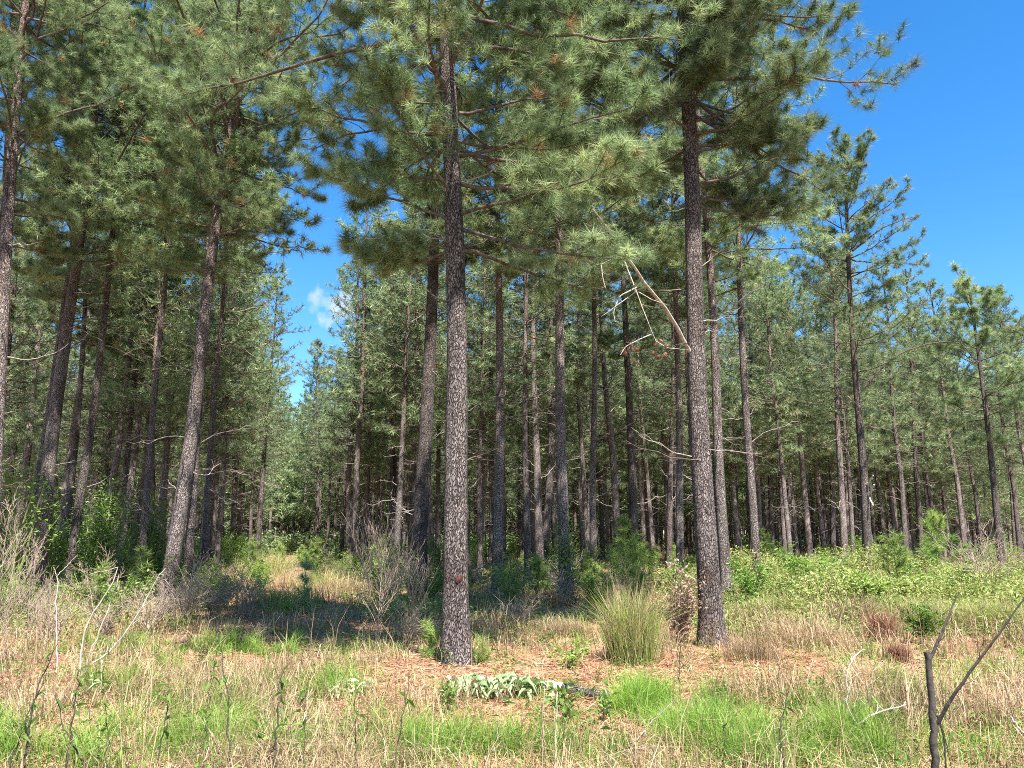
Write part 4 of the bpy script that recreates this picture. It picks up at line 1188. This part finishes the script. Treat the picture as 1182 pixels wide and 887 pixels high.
# ------------------------------------------------------------------ special limbs
bpy.context.view_layer.update()
def child_line(root, name, pts, Y, r0, r1, mat, dY=0., seed=0, twigs=0, S=7):
    return part_line(root, name, pts, Y, r0, r1, mat, dY=dY, seed=seed, twigs=twigs, S=S)
YR = RB[1]
dl = child_line(right_tree, 'broken_limb', [(796, 406), (778, 372), (764, 350), (748, 334), (730, 305), (704, 268), (684, 242)], YR - .05, .036, .012, M_GREYLIMB, dY=-2.4, seed=21)
dl['label'] = 'pale broken limb hanging off the trunk'
for i, pts in enumerate([[(717, 292), (733, 333), (748, 372), (757, 394)], [(735, 332), (715, 342), (708, 360), (710, 372)], [(735, 336), (716, 350), (694, 366)], [(712, 284), (690, 268), (676, 258)],
                         [(716, 294), (690, 290), (666, 280), (652, 276)], [(712, 295), (698, 304), (680, 308)], [(694, 306), (696, 322), (700, 336)], [(757, 394), (770, 402), (792, 404)],
                         [(752, 386), (738, 392), (722, 400), (716, 410)], [(735, 336), (752, 346), (770, 352)]]):
    part_line(right_tree, 'twig', pts, YR - 1.3, .013 if i < 2 else .009, .003, M_GREYLIMB, dY=-.3, seed=30 + i, twigs=5, S=5, sub=dl)
def cone_mb(c, ax, L, R_, q):
    """a small egg-shaped cone of overlapping scales"""
    mb = MB(); n = 60
    t = (np.arange(n) + .5) / n; a = np.arange(n) * 2.399
    rad = R_ * np.sin(np.pi * np.clip(t * .9 + .1, 0, 1)) ** .7
    ax = nrm(ax); u = nrm(np.cross(ax, [.3, .9, .2])); v = np.cross(ax, u)
    ro = u * np.cos(a)[:, None] + v * np.sin(a)[:, None]
    C_ = c + ax * ((t - .5) * L)[:, None]
    tip = C_ + ro * (rad * 1.25)[:, None] + ax * (.012 + 0 * t)[:, None]
    sd_ = np.cross(ax, ro) * (R_ * .45)
    B = C_ + ro * (rad * .4)[:, None]
    V = np.stack([B - sd_, B + sd_, tip], 1)
    mb.tris(V, np.arange(3 * n).reshape(-1, 3))
    tt = np.linspace(0, 1, 7)
    tubes(mb, c + ax * ((tt - .5) * L)[:, None], R_ * .8 * np.sin(np.pi * (tt * .9 + .05)) + .002, 8)
    return mb
inv = np.array(right_tree.matrix_world.inverted())
q = np.random.default_rng(12)
for px, py in [(757, 398), (764, 394), (770, 400), (752, 408), (759, 412), (768, 410), (728, 402), (722, 408), (735, 404)]:
    c = at(px + q.normal(0, 1), py, YR - 1.45 + q.normal(0, .05))
    mb = cone_mb(c, q.normal(size=3), .085, .034, q); mb.transform(np.array(dl.matrix_world.inverted()) if False else inv)
    link('pine_cone', mb.mesh('pine_cone', [M_CONE]), dl)
YP = PRB[1]
for i, (pts, r0, r1, mt, dy) in enumerate([([(998, 448), (1018, 424), (1042, 406), (1074, 396), (1108, 394)], .045, .012, M_LIMB, -.8), ([(1001, 560), (1008, 549)], .04, .025, M_BLEACHED, -.3),
        ([(1002, 572), (1009, 560)], .04, .03, M_BLEACHED, -.3), ([(1002, 572), (1008, 584)], .03, .02, M_BLEACHED, -.3), ([(993, 470), (972, 452)], .025, .01, M_DEADWOOD, -.2), ([(984, 290), (1020, 262), (1055, 250)], .04, .012, M_LIMB, -.5)]):
    part_line(pr_tree, 'branch' if mt is M_LIMB else 'snag', pts, YP - .1, r0, r1, mt, dY=dy, seed=60 + i, twigs=5 if mt is M_LIMB else 0, S=7)
# resin scar on the big middle trunk
mb = MB(); q = np.random.default_rng(4)
nu, nv = 10, 6
uu, vv = np.meshgrid(np.linspace(-1, 1, nu), np.linspace(-1, 1, nv))
c = at(537, 668, MAINB[1]); ang = -1.571 + .45 + uu * .33
rr_ = MAINR * 1.0 + .012 * (1 - uu ** 2) * (1 - vv ** 2) + q.normal(0, .003, uu.shape)
cx0 = at(525, 668, MAINB[1])[0]
V = np.stack([cx0 + rr_ * np.cos(ang), MAINB[1] + rr_ * np.sin(ang), c[2] + vv * .04 + .012 * np.sin(uu * 4)], -1)
i = np.arange(nv - 1)[:, None] * nu; k = np.arange(nu - 1)[None]
mb.quads(V, np.stack([i + k, i + k + 1, i + nu + k + 1, i + nu + k], -1))
mb.transform(np.array(main_tree.matrix_world.inverted()))
tr = [ch for ch in main_tree.children if ch.name.startswith('trunk')][0]
o = link('bark_scar', mb.mesh('bark_scar', [M_SCAR]), tr); o['label'] = 'reddish resin scar'

# ------------------------------------------------------------------ shrubs among the trunks, copied
r = np.random.default_rng(91)
UB = [bush_meshes(800, 1.1, 1.3, 8, 620, .085, M_LEAF, M_GREENSTEM), bush_meshes(801, .8, 1.2, 9, 560, .075, M_LEAF, M_GREENSTEM, tint0=.15),
      bush_meshes(802, 1.5, 1.4, 8, 760, .10, M_LEAF, M_GREENSTEM, .42, -.05), bush_meshes(803, 1.0, 1.1, 14, 520, .10, M_LEAF, M_TANSTEM, .18, .3)]
SB = [sapling_meshes(810, 1.5, nn=26, L=.24, w=.016), sapling_meshes(811, 1.0, nn=26, L=.22, w=.016, fat=.55)]
DB = [brush_mesh(820, 1.1, 1.3, 12, .010), brush_mesh(821, .8, 1.2, 12, .009)]
nb = 0
while nb < 190:
    d = 17 * (60 / 17.) ** r.random(); a = r.uniform(-.62, .62)
    x, yy = math.sin(a) * d, math.cos(a) * d
    if track_off(x, yy) < (1.3 if d < 24 else .2) + r.random() or (x > 4 and yy < 27 and (yy < 18 or r.random() < .6)): continue
    if x > -4 and x < 4 and yy < 18.5: continue
    side = 'left' if x * TDIR[1] - yy * TDIR[0] < 0 else 'right'
    b = G(x, yy); u = r.random(); sc = r.uniform(.7, 1.35)
    if u < .58:
        bush('understory_shrub', 'leafy shrub growing among the pine trunks ' + side + ' of the track', 'shrub', UB[int(r.integers(0, 4))], b, 'leafy shrubs among the trunks ' + side + ' of the track', sc, r.uniform(0, 6.28))
    elif u < .84:
        t = empty('pine_sapling', 'small green young pine among the trunks ' + side + ' of the track', 'young tree', b, r.uniform(0, 6.28), 'young pines among the trunks ' + side + ' of the track')
        t.scale = (sc, sc, sc)
        for nm, me in zip(('stem', 'needles'), SB[int(r.integers(0, 2))]): link(nm, me, t)
    else:
        o = link('dead_brush', DB[int(r.integers(0, 2))]); o.location = b; o.rotation_euler = (0, 0, r.uniform(0, 6.28)); o.scale = (sc, sc, sc)
        tag(o, 'tan dead brush among the pine trunks ' + side + ' of the track', 'dead brush', 'dead brush among the trunks ' + side + ' of the track')
    nb += 1
